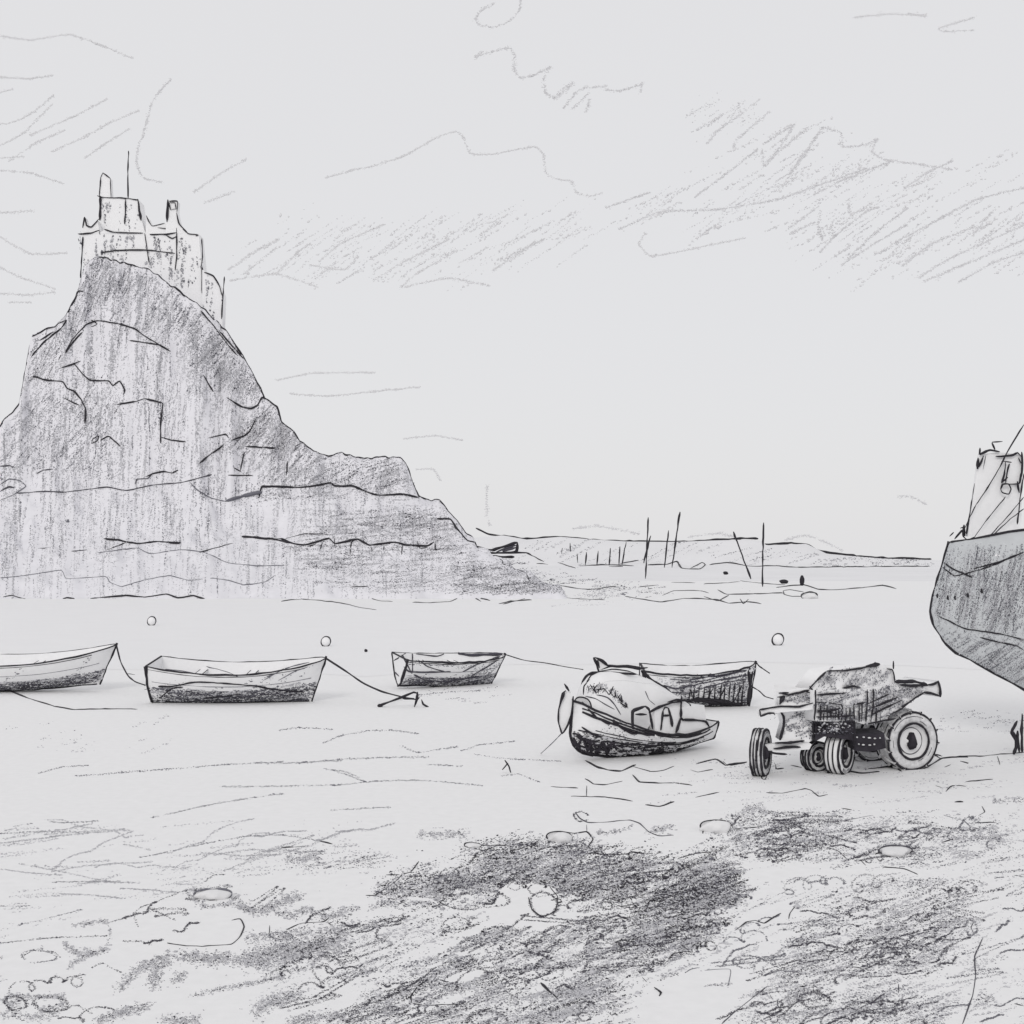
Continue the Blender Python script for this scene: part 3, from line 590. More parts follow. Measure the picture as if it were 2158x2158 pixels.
# low cabin aft of the hood with two arched windows
e1, e2 = HL.loc(.10, 1, SD), HL.loc(.42, 1, SD); m = MB()
c = np.array([[.14*Lh, SD*.49, .44], [.58*Lh, SD*.735, .44], [.58*Lh, SD*.715, 1.0], [.16*Lh, SD*.47, .97]]); cab = HL.w(c)
inn = np.array(HL.M)[:3, :3] @ np.array([0, -SD*.9, 0]); m.prism(cab, inn, 'paint_white'); cabin = m.build('cabin', launch)
nrm = np.cross(cab[1]-cab[0], cab[3]-cab[0]); nrm /= np.linalg.norm(nrm); pc = proj_plane(cab[0]-np.sign(nrm @ (cab[0]-np.array([0, 0, 4])))*nrm*.015, nrm)
for t in ('748,760 748,620 790,595 850,572|770,640 860,640|850,572 880,600 895,680 912,760|742,625 745,755', '978,770 985,690 995,610|995,612 1010,582 1038,588|1038,588 1052,640 1070,740|990,650 1048,648'):
    m = MB(); strokes(m, 'G', t, 5.5, pc); m.build('window', cabin)
m = MB(); strokes(m, 'G', '880,625 960,580 1060,545 1150,535|1030,540 1100,520 1200,530', 5.5, pc); strokes(m, 'G', '1145,490 1140,600 1140,665|1140,665 1100,790', 5.5, pc); strokes(m, 'G', '1150,680 1250,685 1340,695 1370,740|1140,660 1160,690', 6, pc); m.build('cabin_trim', launch)
m = MB(); pl = proj_depth(24.5); 
m.prism(at(px('G', '205,450 245,455 255,560 235,680 175,800 145,690 150,560 170,470'), 24.56), (0, .07, 0), 'paint_white')
strokes(m, 'G', '190,390 230,450', 6, pl); strokes(m, 'G', '205,445 175,470 160,540 145,600 142,700 170,800|175,800 220,720 245,640 260,560 262,490|185,790 240,690', 4.2, pl); strokes(m, 'G', '190,460 165,540', 8, pl); m.build('bow_fender', launch)
rope([ap(1186, 1543, 24.3), ap(1165, 1565, 24.2), g3(1140, 1590)], .008, 'thin rope from the fender of the hooded launch to the sand', mat='charcoal')

# ================================================================== TRACTOR
ang = math.radians(25); hd = np.array([-math.cos(ang), -math.sin(ang), 0]); ac = np.array([-math.sin(ang), math.cos(ang), 0])   # heading, across (away)
Pr = np.array([gx_(1925, 23.6), 23.6, 0.0])
tr = thing('tractor', Pr + hd*1.2 + ac*.6, 'old dark tractor with boxy cab, small front wheels and lugged rear wheel', 'tractor')
pn = proj_plane(Pr, ac); eps = ac*.03
def panel(name, c, out, wid, lines='', w=4.5, off=0., mat='paint_white', parent=None, hs=(), plane=None, ext=None, thick=''):
    pl_ = proj_plane(Pr+ac*off, ac) if plane is None else plane
    P, _ = pl_(px(c, out)); m = MB(); m.prism(P, ac*wid if ext is None else ext, mat)
    pf = proj_plane(Pr+ac*off-eps, ac) if plane is None else plane
    for poly, a_, d_, mt in hs: hatch(m, px(c, poly), a_, d_*1.6, pf, mt, L=45, size=1.4, patch=(40, 12), mod=.8)
    if lines: strokes(m, c, lines, w, pf)
    if thick: strokes(m, c, thick, 8, pf)
    o = m.build(name, tr); 
    if parent is not None: o.parent = parent; 
    return o
panel('cab', 'H', '660,440 780,285 1215,230 1310,262 1335,385 1335,420 1060,432', .5, '640,430 700,365 775,290|780,285 900,285 1050,265 1210,230|1270,270 1315,275 1330,320 1335,380|1325,205 1325,270|640,410 690,460 860,432|910,425 1000,412 1070,430', 4.5, .15,
      hs=[('660,440 780,290 1210,240 1330,290 1335,400 1060,430', 55, .2, 'slate'), ('700,430 850,300 900,300 760,430', 60, .18, 'slate')], thick='1100,245 1210,232')
panel('cab_pillar', 'H', '575,447 690,300 790,290 775,300 705,306 590,450', .05, '580,440 640,370 690,300|700,292 790,296|600,450 680,360 720,305', 3.5, .66)
panel('body', 'H', '680,445 1060,436 1335,392 1600,398 1570,460 1390,580 1290,650 1260,700 1090,722 1010,700 690,695', 1.2,
      '690,440 690,560 680,690|690,480 850,470 940,465|690,540 800,545 905,565 912,600|700,620 860,600 900,590|980,565 1100,540|760,550 755,690|815,560 815,690|855,580 852,690|905,590 900,690|972,580 968,690|1045,540 1045,700|1112,435 1112,550 1100,700|1160,430 1160,560 1140,700|1190,580 1180,720|1260,655 1380,600 1480,520 1570,460|1390,580 1570,465 1600,455|1090,720 1250,690 1350,670|730,555 730,690|785,560 785,690|880,600 875,690|940,600 935,690|1000,560 1005,690|1070,540 1065,700|1010,800 1010,700|1220,640 1215,700|1290,630 1285,690|690,600 900,640|700,660 1000,650|1100,560 1300,470|1120,600 1360,500|1150,640 1400,520', 3.6, 0.,
      hs=[('690,450 1060,440 1335,400 1590,400 1560,460 1390,580 1260,700 690,690', 18, .28, 'slate'), ('690,540 1000,560 1000,690 690,690', 85, .3, 'charcoal'), ('1340,400 1600,395 1570,455 1400,480', 10, .4, 'charcoal'), ('1130,480 1450,430 1390,570 1150,640', 22, .3, 'slate')], thick='1340,375 1480,370 1600,395|1380,400 1480,405 1600,400')
panel('tail_board', 'H', '1600,398 1690,365 1715,500 1570,462', .9, '1600,400 1650,395 1690,370|1570,460 1640,470 1700,490', 5, .05, thick='1690,365 1705,430 1708,500')
pf2 = proj_plane(Pr + hd*1.9 + ac*.1, hd*.97+ac*.24)
m = MB()
def front(name, out, lines, D, T, hs=(), w=4.5, thick='', mat='paint_white'):
    m = MB(); m.prism(at(px('H', out), D), (0, T, 0), mat); p = proj_depth(D-.02)
    for poly, a_, d_, mt in hs: hatch(m, px('H', poly), a_, d_*1.5, p, mt, L=40, size=1.4, patch=(40, 12), mod=.8)
    strokes(m, 'H', lines, w, p)
    if thick: strokes(m, 'H', thick, 7.5, p)
    return m.build(name, tr)
front('bonnet', '395,462 640,432 690,468 690,545 600,570 395,570', '380,500 440,490|400,460 470,480 580,455 640,440|410,490 400,560|600,450 680,470', 22.75, .25, [('400,470 690,460 690,540 400,565', 15, .28, 'slate')], thick='390,465 470,462|435,490 400,555')
front('front_guard', '232,605 350,582 560,572 672,548 672,600 390,625 245,655', '235,600 330,585 420,575 560,575 670,545|235,600 240,655|240,655 300,630 350,630 360,645', 22.6, .2, [('240,660 350,640 360,690 270,690', 15, .3, 'slate')], thick='235,605 242,650')
front('grille_panel', '405,622 672,602 672,845 640,865 400,850 435,720', '400,610 430,660 430,740 400,850|670,600 665,850|360,870 480,870 600,852', 22.9, .4, [('420,640 670,610 660,840 420,800', 25, .26, 'slate'), ('620,680 672,680 672,860 640,860', 85, .4, 'charcoal')])
front('front_axle', '270,885 620,855 660,885 640,925 460,935 280,935', '350,920 480,905 570,905|280,945 360,955 460,965|360,875 620,855', 22.95, .12, w=5)
front('engine_block', '680,690 1000,692 1012,800 1250,790 1265,915 1130,945 1010,935 990,850 760,820 690,860', '700,700 1000,700|1010,690 1010,940', 22.88, .7,
      [('690,690 1000,690 1000,800 690,800', 8, .6, 'graphite')], mat='dark_tone')
m = MB()
for i in range(9):
    q = px('H', '%f,%f' % (1040+(i % 5)*44+rng.uniform(-12, 12), 830+(i//5)*55+rng.uniform(-8, 8))); m = MB(); m.lump(at(q, 22.84)[0], (.026*rng.uniform(.5, 1.4), .02, .015), 'tyre', i, 10, 6, .2); m.build('engine_fitting', tr)
def wheel(name, c, R, Wd, axis, lugs=0, mat='tyre', rimmat='paint_white', line=.014, hubr=.4, parent=tr):
    """tyre ring with rim and hub; axis points to the side one sees"""
    c = np.array(c); axis = np.array(axis, float); axis /= np.linalg.norm(axis)
    u = np.cross([0, 0, 1], axis); u /= np.linalg.norm(u); w_ = np.cross(axis, u)
    n = 48; th = np.linspace(0, 2*math.pi, n, endpoint=False); dirs = np.cos(th)[:, None]*u + np.sin(th)[:, None]*w_
    pr = [(R*.62, -.5), (R*.9, -.52), (R*.985, -.42), (R, -.2), (R, .2), (R*.985, .42), (R*.9, .52), (R*.62, .5), (R*.6, .3), (R*.6, -.3), (R*.62, -.5)]
    X = np.stack([c + dirs*r + axis*(a*Wd) for r, a in pr], 0)
    m = MB(); m.grid(X, mat, wrap=True)
    for r, a in ((R*.985, .45), (R*.985, -.45), (R*.62, .51), (R*.97, .47), (R*.6, .52)):
        wv = 1+.05*(vnoise(np.arange(n)*.35+R*9, np.zeros(n)+a, 6)-.5)[:, None]*np.clip(np.minimum(np.arange(n), n-1-np.arange(n))/5, 0, 1)[:, None]
        L_ = c + dirs*r*wv + axis*a*Wd; k = np.arange(n+1); m.tube(np.vstack([L_, L_[:1]]), line*(.6+.9*vnoise(k*.5, k*0.+R, 3)), 'graphite', 5)
    if lugs:
        for i in range(lugs):
            a = 2*math.pi*i/lugs
            for sgn in (-1, 1):
                d0 = math.cos(a+.14*(sgn > 0))*u+math.sin(a+.14*(sgn > 0))*w_; d1 = math.cos(a+.14*(sgn > 0)+.22)*u+math.sin(a+.14*(sgn > 0)+.22)*w_
                m.tube(np.array([c+d0*R*1.02+axis*.02*sgn*Wd, c+(d0+d1)/np.linalg.norm(d0+d1)*R*1.025+axis*.26*sgn*Wd, c+d1*R*1.0+axis*.5*sgn*Wd]), .03, mat, 5)
                m.tube(np.array([c+d1*R*.93+axis*.53*sgn*Wd, c+d1*R*1.05+axis*.5*sgn*Wd]), .014, 'graphite', 5)
    else:
        for a_ in (-.18, .12):
            L_ = c + dirs*R*1.005 + axis*a_*Wd; k = np.arange(n+1); m.tube(np.vstack([L_, L_[:1]]), line*.8*(.5+.9*vnoise(k*.5, k*0.+R, 5)), 'graphite', 5)
    for j in range(26):
        a0 = rng.uniform(0, 6.28); kk = np.linspace(a0, a0+rng.uniform(.3, 1.1), 12); rr = R*rng.uniform(.66, 1.0)
        dd = np.cos(kk)[:, None]*u + np.sin(kk)[:, None]*w_
        if j % 2: m.tube(c + dd*rr + axis*Wd*.525, line*.3*(.5+vnoise(kk*3, kk*0, j)), 'charcoal', 4)
        else: m.tube(c + dd*R*1.008 + axis*Wd*rng.uniform(-.42, .42), line*.55*(.4+vnoise(kk*3, kk*0, j)), 'graphite', 4)
    ty = m.build('wheel', parent)
    m = MB(); X = np.stack([c + dirs*r + axis*(a*Wd) for r, a in ((R*.61, .42), (R*.5, .3), (R*.2, .3), (R*.16, .42), (.001, .42))], 0); m.grid(X, rimmat, wrap=True)
    X = np.stack([c + dirs*r + axis*(a*Wd) for r, a in ((R*.61, -.42), (.001, -.3))], 0); m.grid(X, rimmat, wrap=True)
    L_ = c + dirs*R*.45 + axis*.32*Wd; k = np.arange(n+1); m.tube(np.vstack([L_, L_[:1]]), line*.5*(.3+1.1*vnoise(k*.5, k*0.+R, 5)), 'charcoal', 5)
    o = m.build('rim', origin=tr.location); o.location = (0, 0, 0); o.parent = ty
    m = MB(); m.lump(c+axis*.36*Wd, (R*.2, R*.2, R*.3), 'dark_tone', 5, 14, 8, .22); o = m.build('hub', origin=tr.location); o.location = (0, 0, 0); o.parent = ty
    return ty
wheel('wheel', Pr+np.array([0, 0, .54])+ac*.2-0, .56, .46, -ac+hd*.12, lugs=14, line=.018)
wheel('wheel', Pr+np.array([0, 0, .54])+ac*1.3, .56, .4, -ac, lugs=14, line=.018)
Dl_, Dr_ = 23.0, 23.25
wheel('wheel', [gx_(1603, Dl_), Dl_, .42], .44, .22, [.93, -.42, 0], mat='tyre', line=.02)
wheel('wheel', [gx_(1768, Dr_), Dr_, .37], .40, .30, [.80, -.6, 0], mat='paint_white', line=.02)
wheel('wheel', [gx_(1718, 23.5), 23.5, .27], .28, .22, [.5, -.86, 0], mat='tyre', line=.02)

# ================================================================== SHIP on the right, out of the water on props
DBW = 28.0; xb = gx_(2001, DBW); HS = Hull(9.0, 3.5, [5.7, 5.0, 4.36], [.45, .35, .42, 1.72], rake=-.0, transom=.7, full=.40, midpos=.5, prow=([0, .06, .16, .3, .42, .6, .8, 1], [-.75, -.2, .12, .34, .42, .33, .16, 0]), pose=pose(xb+9*.82, DBW-9*.57, math.degrees(math.atan2(.57, -.82))))
ship = thing('fishing_boat', HS.w(np.array([4.5, 0, 0])), 'big grey beached fishing boat on props, cut off by the right frame edge', 'boat')
m = MB(); HS.shell(m, 'ship_paint', t=.08, ns=60, nv=24)
T_S = bvh_of(m); p_ship = proj_bvh([T_S])
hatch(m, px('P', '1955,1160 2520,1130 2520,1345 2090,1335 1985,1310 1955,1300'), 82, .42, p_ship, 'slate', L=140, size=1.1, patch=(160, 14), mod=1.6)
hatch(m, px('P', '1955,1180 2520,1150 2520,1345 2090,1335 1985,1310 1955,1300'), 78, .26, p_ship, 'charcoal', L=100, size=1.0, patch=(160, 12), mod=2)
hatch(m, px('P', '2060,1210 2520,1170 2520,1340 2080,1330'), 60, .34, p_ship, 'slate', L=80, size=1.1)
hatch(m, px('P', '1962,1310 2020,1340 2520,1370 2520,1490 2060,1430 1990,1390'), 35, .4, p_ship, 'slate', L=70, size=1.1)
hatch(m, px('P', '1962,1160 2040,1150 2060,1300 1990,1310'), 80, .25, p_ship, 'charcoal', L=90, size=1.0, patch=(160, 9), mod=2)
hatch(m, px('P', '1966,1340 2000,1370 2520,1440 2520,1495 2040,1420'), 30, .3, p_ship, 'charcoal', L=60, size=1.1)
strokes(m, 'I', '300,820 350,860 460,910|300,850 370,900 430,890 560,850 724,780|470,865 600,830 700,790', 3.2, p_ship)
strokes(m, 'I', '295,1108 380,1150 430,1172 560,1190 640,1205 724,1228|500,1215 600,1240 680,1255 724,1280', 3.4, p_ship)
strokes(m, 'I', '255,1200 285,1305 345,1355 440,1398|455,1430 520,1445', 4.5, p_ship)
strokes(m, 'I', '305,1265 340,1300 380,1340|310,1300 300,1260 350,1300 385,1360', 5, p_ship, 'charcoal')
m.build('hull', ship)
m = MB(); v = np.linspace(0, 1.02, 30); HS.line(m, v*0+1, v, SD, .036); HS.line(m, SS, SS*0+1, 1, .028); HS.line(m, SS, SS*0+1, -1, .028); m.build('bulwark_rail', ship)
m = MB(); HS.line(m, SS, SS*0+.03, 1, .045); HS.line(m, SS, SS*0+.0, 1, .045); HS.line(m, SS, SS*0+.01, -1, .03); m.build('keel', ship)
for q in ('285,1003', '338,1012', '375,1012', '440,1000', '510,978'):
    m = MB(); X, ok = p_ship(px('I', q)); 
    if ok[0]: m.lump(X[0], (.035, .03, .055), 'graphite', 3, 10, 6, .1); m.build('porthole', ship)
dk = HS.w(np.array([HS.loc(s_, .88, sd) for s_, sd in ((.02, -1), (.3, -1), (.6, -1), (.85, -1), (.97, -1), (.97, 1), (.85, 1), (.6, 1), (.3, 1), (.02, 1))])); m = MB(); m.prism(dk, (0, 0, -.06), 'paint_white'); m.build('deck', ship)
def gear(name, t, w, D, mat='graphite', **k):
    m = MB(); strokes(m, 'I', t, w, proj_depth(D), mat, lift=0, **k); return m.build(name, ship)
gear('mast', '500,250 490,360 460,520 430,690', 3.6, 27.6)
gear('mast', '724,380 705,500 690,640', 3.6, 27.2)
m = MB(); m.prism(at(px('I', '498,285 590,272 712,285 712,700 437,700 470,480'), 27.55), (0, .12, 0), 'paint_white')
strokes(m, 'I', '500,280 550,262 600,270|560,225 575,260|560,222 615,218|580,295 660,290 690,275 712,300|712,270 715,330 712,400|695,300 710,330|495,310 490,360', 4.5, proj_depth(27.5)); strokes(m, 'I', '500,285 550,260|490,300 488,360|520,290 495,350', 5, proj_depth(27.5)); strokes(m, 'I', '690,420 700,480|712,370 700,430 640,435', 4, proj_depth(27.5)); m.build('wheelhouse', ship)
gear('lamp_bracket', '620,320 660,325|630,320 625,380 610,430|650,330 640,360 630,430|610,430 640,400', 4.5, 27.45)
gear('lamp', '605,460 615,435 645,435 658,460 645,485 615,478 605,460', 4, 27.44)
for t, w in (('724,130 640,270 600,350 540,450 480,540', 3.0), ('480,540 440,620 410,690', 2.6), ('630,500 540,610 460,720', 2.0), ('724,500 640,600 540,710', 2.4), ('724,560 640,625 560,700', 2.0), ('530,290 515,360', 2.0)): gear('rigging_line', t, w, 27.4)
gear('bow_cleat', '370,715 410,670 420,700|365,680 345,700|420,640 415,700 440,720|400,660 420,655 425,700|440,720 470,705', 4.5, 27.7)
gear('bow_roller', '350,740 370,755 410,758 450,745', 3, 27.7)
Dg = ground_depth(1592)
for t, w in (('655,1700 680,1740 680,1800|690,1640 655,1700|690,1690 700,1800', 6), ('715,1600 712,1700 715,1800', 6), ('660,1690 690,1750 670,1810', 9)): gear('prop', t, w, Dg)
# ================================================================== STONES, DRIFTWOOD
def stone(c, x, y, rx, ry, lab, seed, mat='stone', line='graphite', lw=2.6):
    x0, y0, s_ = CROP[c]; X, Y = x0+x*s_, y0+y*s_; rx *= s_; ry *= s_
    D = ground_depth(Y+ry*.9); k = D/F; R = rx*k; Hh = ry*k*1.1; dep = max(R*.8, .05)
    ctr = np.array([(X-CX)*k, D+dep, .0]); o = thing('stone', (ctr[0], ctr[1], 0), lab, 'stone', 'stones lying on the sand')
    m = MB(); m.lump(ctr+[0, 0, Hh*.5], (R*.97, dep, Hh*.95), mat, seed, 24, 13, .16); m.build('boulder', o, smooth=True)
    g = np.random.default_rng(seed); th = np.linspace(0, 2*math.pi, 41); wv = 1+.08*np.sin(2*th+g.uniform(0, 6))+.06*np.sin(3*th+g.uniform(0, 6)); i = np.arange(41)
    m = MB(); m.tube(np.stack([ctr[0]+R*1.03*wv*np.cos(th), ctr[1]-.05*dep+0*th, np.maximum(Hh*.55+Hh*1.03*wv*np.sin(th), .01)], 1), lw*.5*k*(.4+1.2*vnoise(i*.3+seed, i*0., 3)), line, 5); m.build('outline_rim', o)  # dark ring put in to draw the stone's outline
    return o
stone('K', 1290, 445, 70, 32, 'low pale stone outlined in black at the top edge of the dark weed', 1)
stone('K', 790, 490, 45, 14, 'thin flat sliver of stone at the top left corner of the dark weed', 6)
stone('L', 240, 375, 75, 38, 'pale oval stone in black outline at the left end of the upper right weed', 8)
stone('L', 1240, 515, 95, 26, 'wide low stone on the upper right weed, below the beached fishing boat', 10, line='charcoal')
stone('J', 1190, 775, 95, 30, 'long flat stone wrapped in weed, left of the main weed', 12, line='slate', lw=4)
stone('D', 1365, 535, 38, 16, 'small pale oval stone on the spit, right of the leaning post', 15, lw=2.4)
for (x, y, rx, ry, lab, sd) in ((1243, 474, 22, 9, 'low dark rock on the spit at the foot of the upright post', 21), (1323, 470, 9, 22, 'narrow upright dark rock on the end of the spit', 22), (985, 436, 12, 7, 'tiny dark rock on the spit beside the leaning post', 23)):
    p = px('D', '%f,%f' % (x, y+ry))[0]; X, _ = p_any(p[None]); k = X[0, 1]/F*920/1932
    m = MB(); m.lump(X[0]+[0, 0, ry*k], (rx*k, rx*k*.8, ry*k*1.1), 'graphite', sd, 14, 8, .18); tag(m.build('rock', origin=Vector(X[0])), lab, 'rock', 'dark rocks on the spit')
d = thing('driftwood', g3(1068, 1632, 0), 'tiny black forked stick on the pale sand left of the launch', 'stick')
m = MB(); strokes(m, 'K', '975,5 1000,40 1010,75|995,22 975,45 962,60', 5, proj_depth(ground_depth(1630))); m.build('twig', d)

# ================================================================== WEED, RIPPLES (marks on the beach)
weed = MB()
gp = proj_ground
def wd(c, txt, ang, d, mat='charcoal', **k): k.setdefault('soft_edge', 15); hatch(weed, px(c, txt), ang, d, gp, mat, **k)
HO = [px('K', '960,720 1130,700 1260,730 1300,820 1290,960 1050,960 880,890 860,850 930,800'), px('K', '640,1010 780,960 930,885 1000,905 800,1000'), px('K', '600,1270 700,1210 900,1160 950,1180 780,1250'), px('K', '690,1095 800,1075 840,1090 720,1120'), px('K', '0,1230 110,1260 120,1390 0,1400'), px('K', '700,735 800,780 790,800 690,760'),
      px('K', '420,1250 500,1240 480,1280 410,1290'), px('K', '270,1290 390,1270 390,1300 280,1310'), px('K', '420,775 560,790 600,810 460,800')]
for mt, dd, sz in (('slate', .20, 1.8), ('charcoal', .52, 1.7), ('graphite', .50, 1.9)):
    wd('W', '880,1600 1000,1580 1080,1575 1110,1600 1200,1625 1330,1610 1400,1620 1395,1690 1330,1715 1250,1715 1150,1700 1010,1690 960,1670 890,1690 760,1700 715,1685 760,1650 870,1640', 20, dd, mt, size=sz, mod=1.0, holes=HO, patch=(90, 20))
    wd('W', '1230,1690 1395,1640 1400,1700 1335,1760 1325,1800 1180,1790 1210,1740', 22, dd, mt, size=sz, mod=1.0, holes=HO, patch=(90, 20))
    wd('W', '900,1600 1080,1590 1200,1640 1150,1680 980,1680 900,1670', 15, dd*.5, mt, size=sz, mod=.8, holes=HO)
for mt, dd, sz in (('slate', .20, 1.8), ('charcoal', .42, 1.8), ('graphite', .24, 1.9)):
    wd('W', '480,1800 560,1765 700,1740 850,1728 1000,1745 1180,1740 1320,1760 1310,1810 1160,1860 1180,1932 560,1945 690,1885 640,1830 500,1830', 22, dd, mt, size=sz, mod=1.35, holes=HO, patch=(120, 22))
    wd('W', '700,1680 760,1650 870,1650 960,1690 1005,1720 930,1712 800,1700 700,1715', 20, dd, mt, size=sz, mod=1., holes=HO)
    wd('W', '1340,1575 1390,1540 1500,1535 1560,1560 1620,1590 1580,1625 1430,1622 1360,1590', 10, dd*.9, mt, size=sz, mod=1.1)
    wd('W', '1490,1770 1560,1710 1640,1665 1800,1660 1845,1680 1780,1760 1790,1810 1700,1850 1500,1850 1440,1880 1480,1810', 18, dd*.72, mt, size=sz, mod=1., patch=(120, 30))
wd('W', '420,1830 700,1745 1000,1700 1400,1600 1400,1760 1320,1810 1200,1870 1200,1945 480,1945 640,1860', 20, .2, 'smudge', size=2.1, holes=HO, mod=1.2)
wd('W', '1430,1890 1520,1760 1640,1655 1840,1665 1830,1800 1700,1880', 16, .3, 'ash', size=1.9, mod=.8)
wd('W', '1340,1560 1500,1530 1932,1530 1900,1620 1430,1625', 8, .2, 'ash', size=1.9, mod=.9)
wd('W', '1420,1900 1520,1760 1640,1650 1850,1660 1900,1760 1830,1945 1400,1945', 18, .22, 'smudge', size=2.1, mod=1.3)
wd('W', '1330,1570 1420,1520 1932,1530 1932,1630 1560,1640 1420,1630', 8, .2, 'smudge', size=2.1, mod=1.3)
wd('W', '1560,1650 1932,1600 1932,1932 1780,1932', 14, .12, 'smudge', size=2.2, mod=1.2)
wd('W', '0,1560 700,1560 700,1640 0,1760', 5, .10, 'smudge', size=2.2, L=160, patch=(200, 14), mod=1.6)
wd('W', '1240,1470 1932,1400 1932,1500 1300,1520', 5, .12, 'smudge', size=2.2, L=120, patch=(200, 14), mod=1.4)
wd('W', '760,1640 900,1640 1180,1600 1400,1640 1400,1800 1160,1800 760,1760', 20, .12, 'slate', size=2, holes=HO)
for q in ('2160,1700 2600,1690 2600,2158 2160,2158', '-420,1900 -5,1960 -5,2158 -420,2158'):
    for mt, dd in (('smudge', .12), ('slate', .12), ('charcoal', .12)): wd('P', q, 16, dd, mt, mod=1.5, soft_edge=30)
wd('W', '1500,1530 1700,1540 1932,1530 1932,1620 1740,1640 1560,1640', 8, .26, 'slate', size=1.9, mod=1.6)
wd('W', '1560,1560 1780,1560 1760,1620 1580,1630', 8, .3, 'charcoal', mod=1.6)
wd('W', '1780,1600 1932,1550 1932,1600 1830,1630', 15, .12, 'charcoal', mod=1.5)
wd('W', '1420,1890 1560,1860 1800,1880 1780,1932 1380,1940', 14, .4, 'slate', size=1.8, mod=1.4)
wd('W', '1420,1900 1560,1880 1800,1890 1780,1932 1380,1940', 14, .28, 'charcoal', mod=1.4)
wd('W', '1370,1640 1560,1640 1560,1760 1440,1830 1360,1800', 20, .06, 'slate', mod=1.5)
wd('W', '1600,1640 1932,1640 1932,1932 1800,1932', 12, .035, 'ash', size=2, mod=1.5)
wd('W', '530,1620 590,1603 700,1605 738,1618 700,1635 640,1640 560,1640', 12, .4, 'slate', mod=1.2, size=1.7); wd('W', '540,1615 640,1603 735,1610 730,1635 560,1640', 12, .18, 'charcoal', mod=1.4)
wd('W', '785,1568 850,1562 890,1578 800,1587', 5, .45, 'slate', L=40); wd('W', '470,1850 560,1820 660,1850 600,1890 480,1890', 20, .12, 'slate', mod=1.6)
wd('W', '0,1545 380,1540 880,1555 860,1600 300,1640 0,1650', 4, .05, 'ash', L=160, size=1.8, mod=1.6, patch=(200, 16))
wd('W', '0,1640 350,1610 560,1650 330,1690 0,1740', 5, .08, 'ash', L=150, size=1.8, mod=1.6, patch=(200, 16))
wd('W', '1130,1470 1500,1470 1840,1440 1932,1480 1700,1500 1200,1520', 3, .07, 'ash', L=120, size=1.9, mod=1.5, patch=(200, 14))
wd('W', '1760,1345 1932,1340 1932,1385 1780,1385', 3, .16, 'slate', L=60, mod=1.4)
wd('W', '0,1355 30,1370 170,1400 190,1425 0,1360', 4, .15, 'slate', L=40)
wd('W', '240,1340 330,1345 330,1430 250,1440', 25, .05, 'ash', L=50, size=1.8)
wd('W', '1340,1455 1420,1430 1540,1465 1760,1470 1700,1490 1380,1480', 3, .08, 'slate', L=80)
wd('W', '760,1290 930,1290 960,1320 890,1330', 5, .06, 'slate', L=50)
wd('P', '1050,1262 1250,1265 1330,1285 1180,1290', 6, .12, 'ash', L=70)
wd('D', '300,480 700,500 600,560 200,545', 5, .12, 'slate', L=60); wd('D', '1440,415 1610,415 1560,440 1450,436', 4, .3, 'slate', L=40); wd('D', '980,480 1280,500 1250,530 1000,520', 4, .12, 'ash', L=60)
sm = lambda c, t, w, d, mt='charcoal', **k: smear(weed, px(c, t), w*CROP[c][2], d, gp, mt, **k)
loop = lambda c, x, y, rx, ry, w, mt, n=1: [stroke(weed, np.array([[CROP[c][0]+CROP[c][2]*(x+rx*(1+.06*j)*math.cos(a+j*6.283)*(1+.12*math.sin(2*a))), CROP[c][1]+CROP[c][2]*(y+ry*(1-.05*j)*math.sin(a)*(1+.1*math.cos(3*a)))] for a in np.linspace(rng.uniform(0, 3), rng.uniform(0, 3)+5.8, 22)]), w, gp, mt, broken=.25 if mt != 'graphite' else 0) for j in range(n)]
for a in (('K', 1200, 820, 75, 70, 3, 'charcoal', 3), ('K', 1230, 1190, 75, 60, 3, 'charcoal', 2), ('K', 880, 1470, 100, 50, 4, 'charcoal', 3), ('K', 690, 715, 100, 60, 3.5, 'charcoal', 4), ('K', 1410, 325, 42, 26, 2.2, 'charcoal', 1), ('K', 1025, 636, 18, 16, 2, 'charcoal', 1), ('L', 780, 1330, 75, 45, 5, 'charcoal', 5), ('J', 90, 1380, 55, 42, 5, 'charcoal', 4), ('J', 290, 1385, 90, 45, 5, 'charcoal', 3), ('J', 220, 1115, 95, 34, 2.4, 'slate', 1), ('J', 1860, 1190, 90, 80, 3, 'charcoal', 2), ('L', 1240, 520, 90, 25, 2.2, 'charcoal', 1), ('L', 1640, 930, 30, 45, 3, 'slate', 2), ('K', 1190, 740, 80, 36, 2.4, 'charcoal', 1), ('J', 1590, 1000, 60, 20, 3, 'slate', 2), ('L', 420, 1120, 90, 35, 2.4, 'slate', 2), ('K', 790, 790, 200, 60, 2.4, 'charcoal', 2), ('L', 150, 930, 90, 50, 3, 'charcoal', 3)): loop(*a)
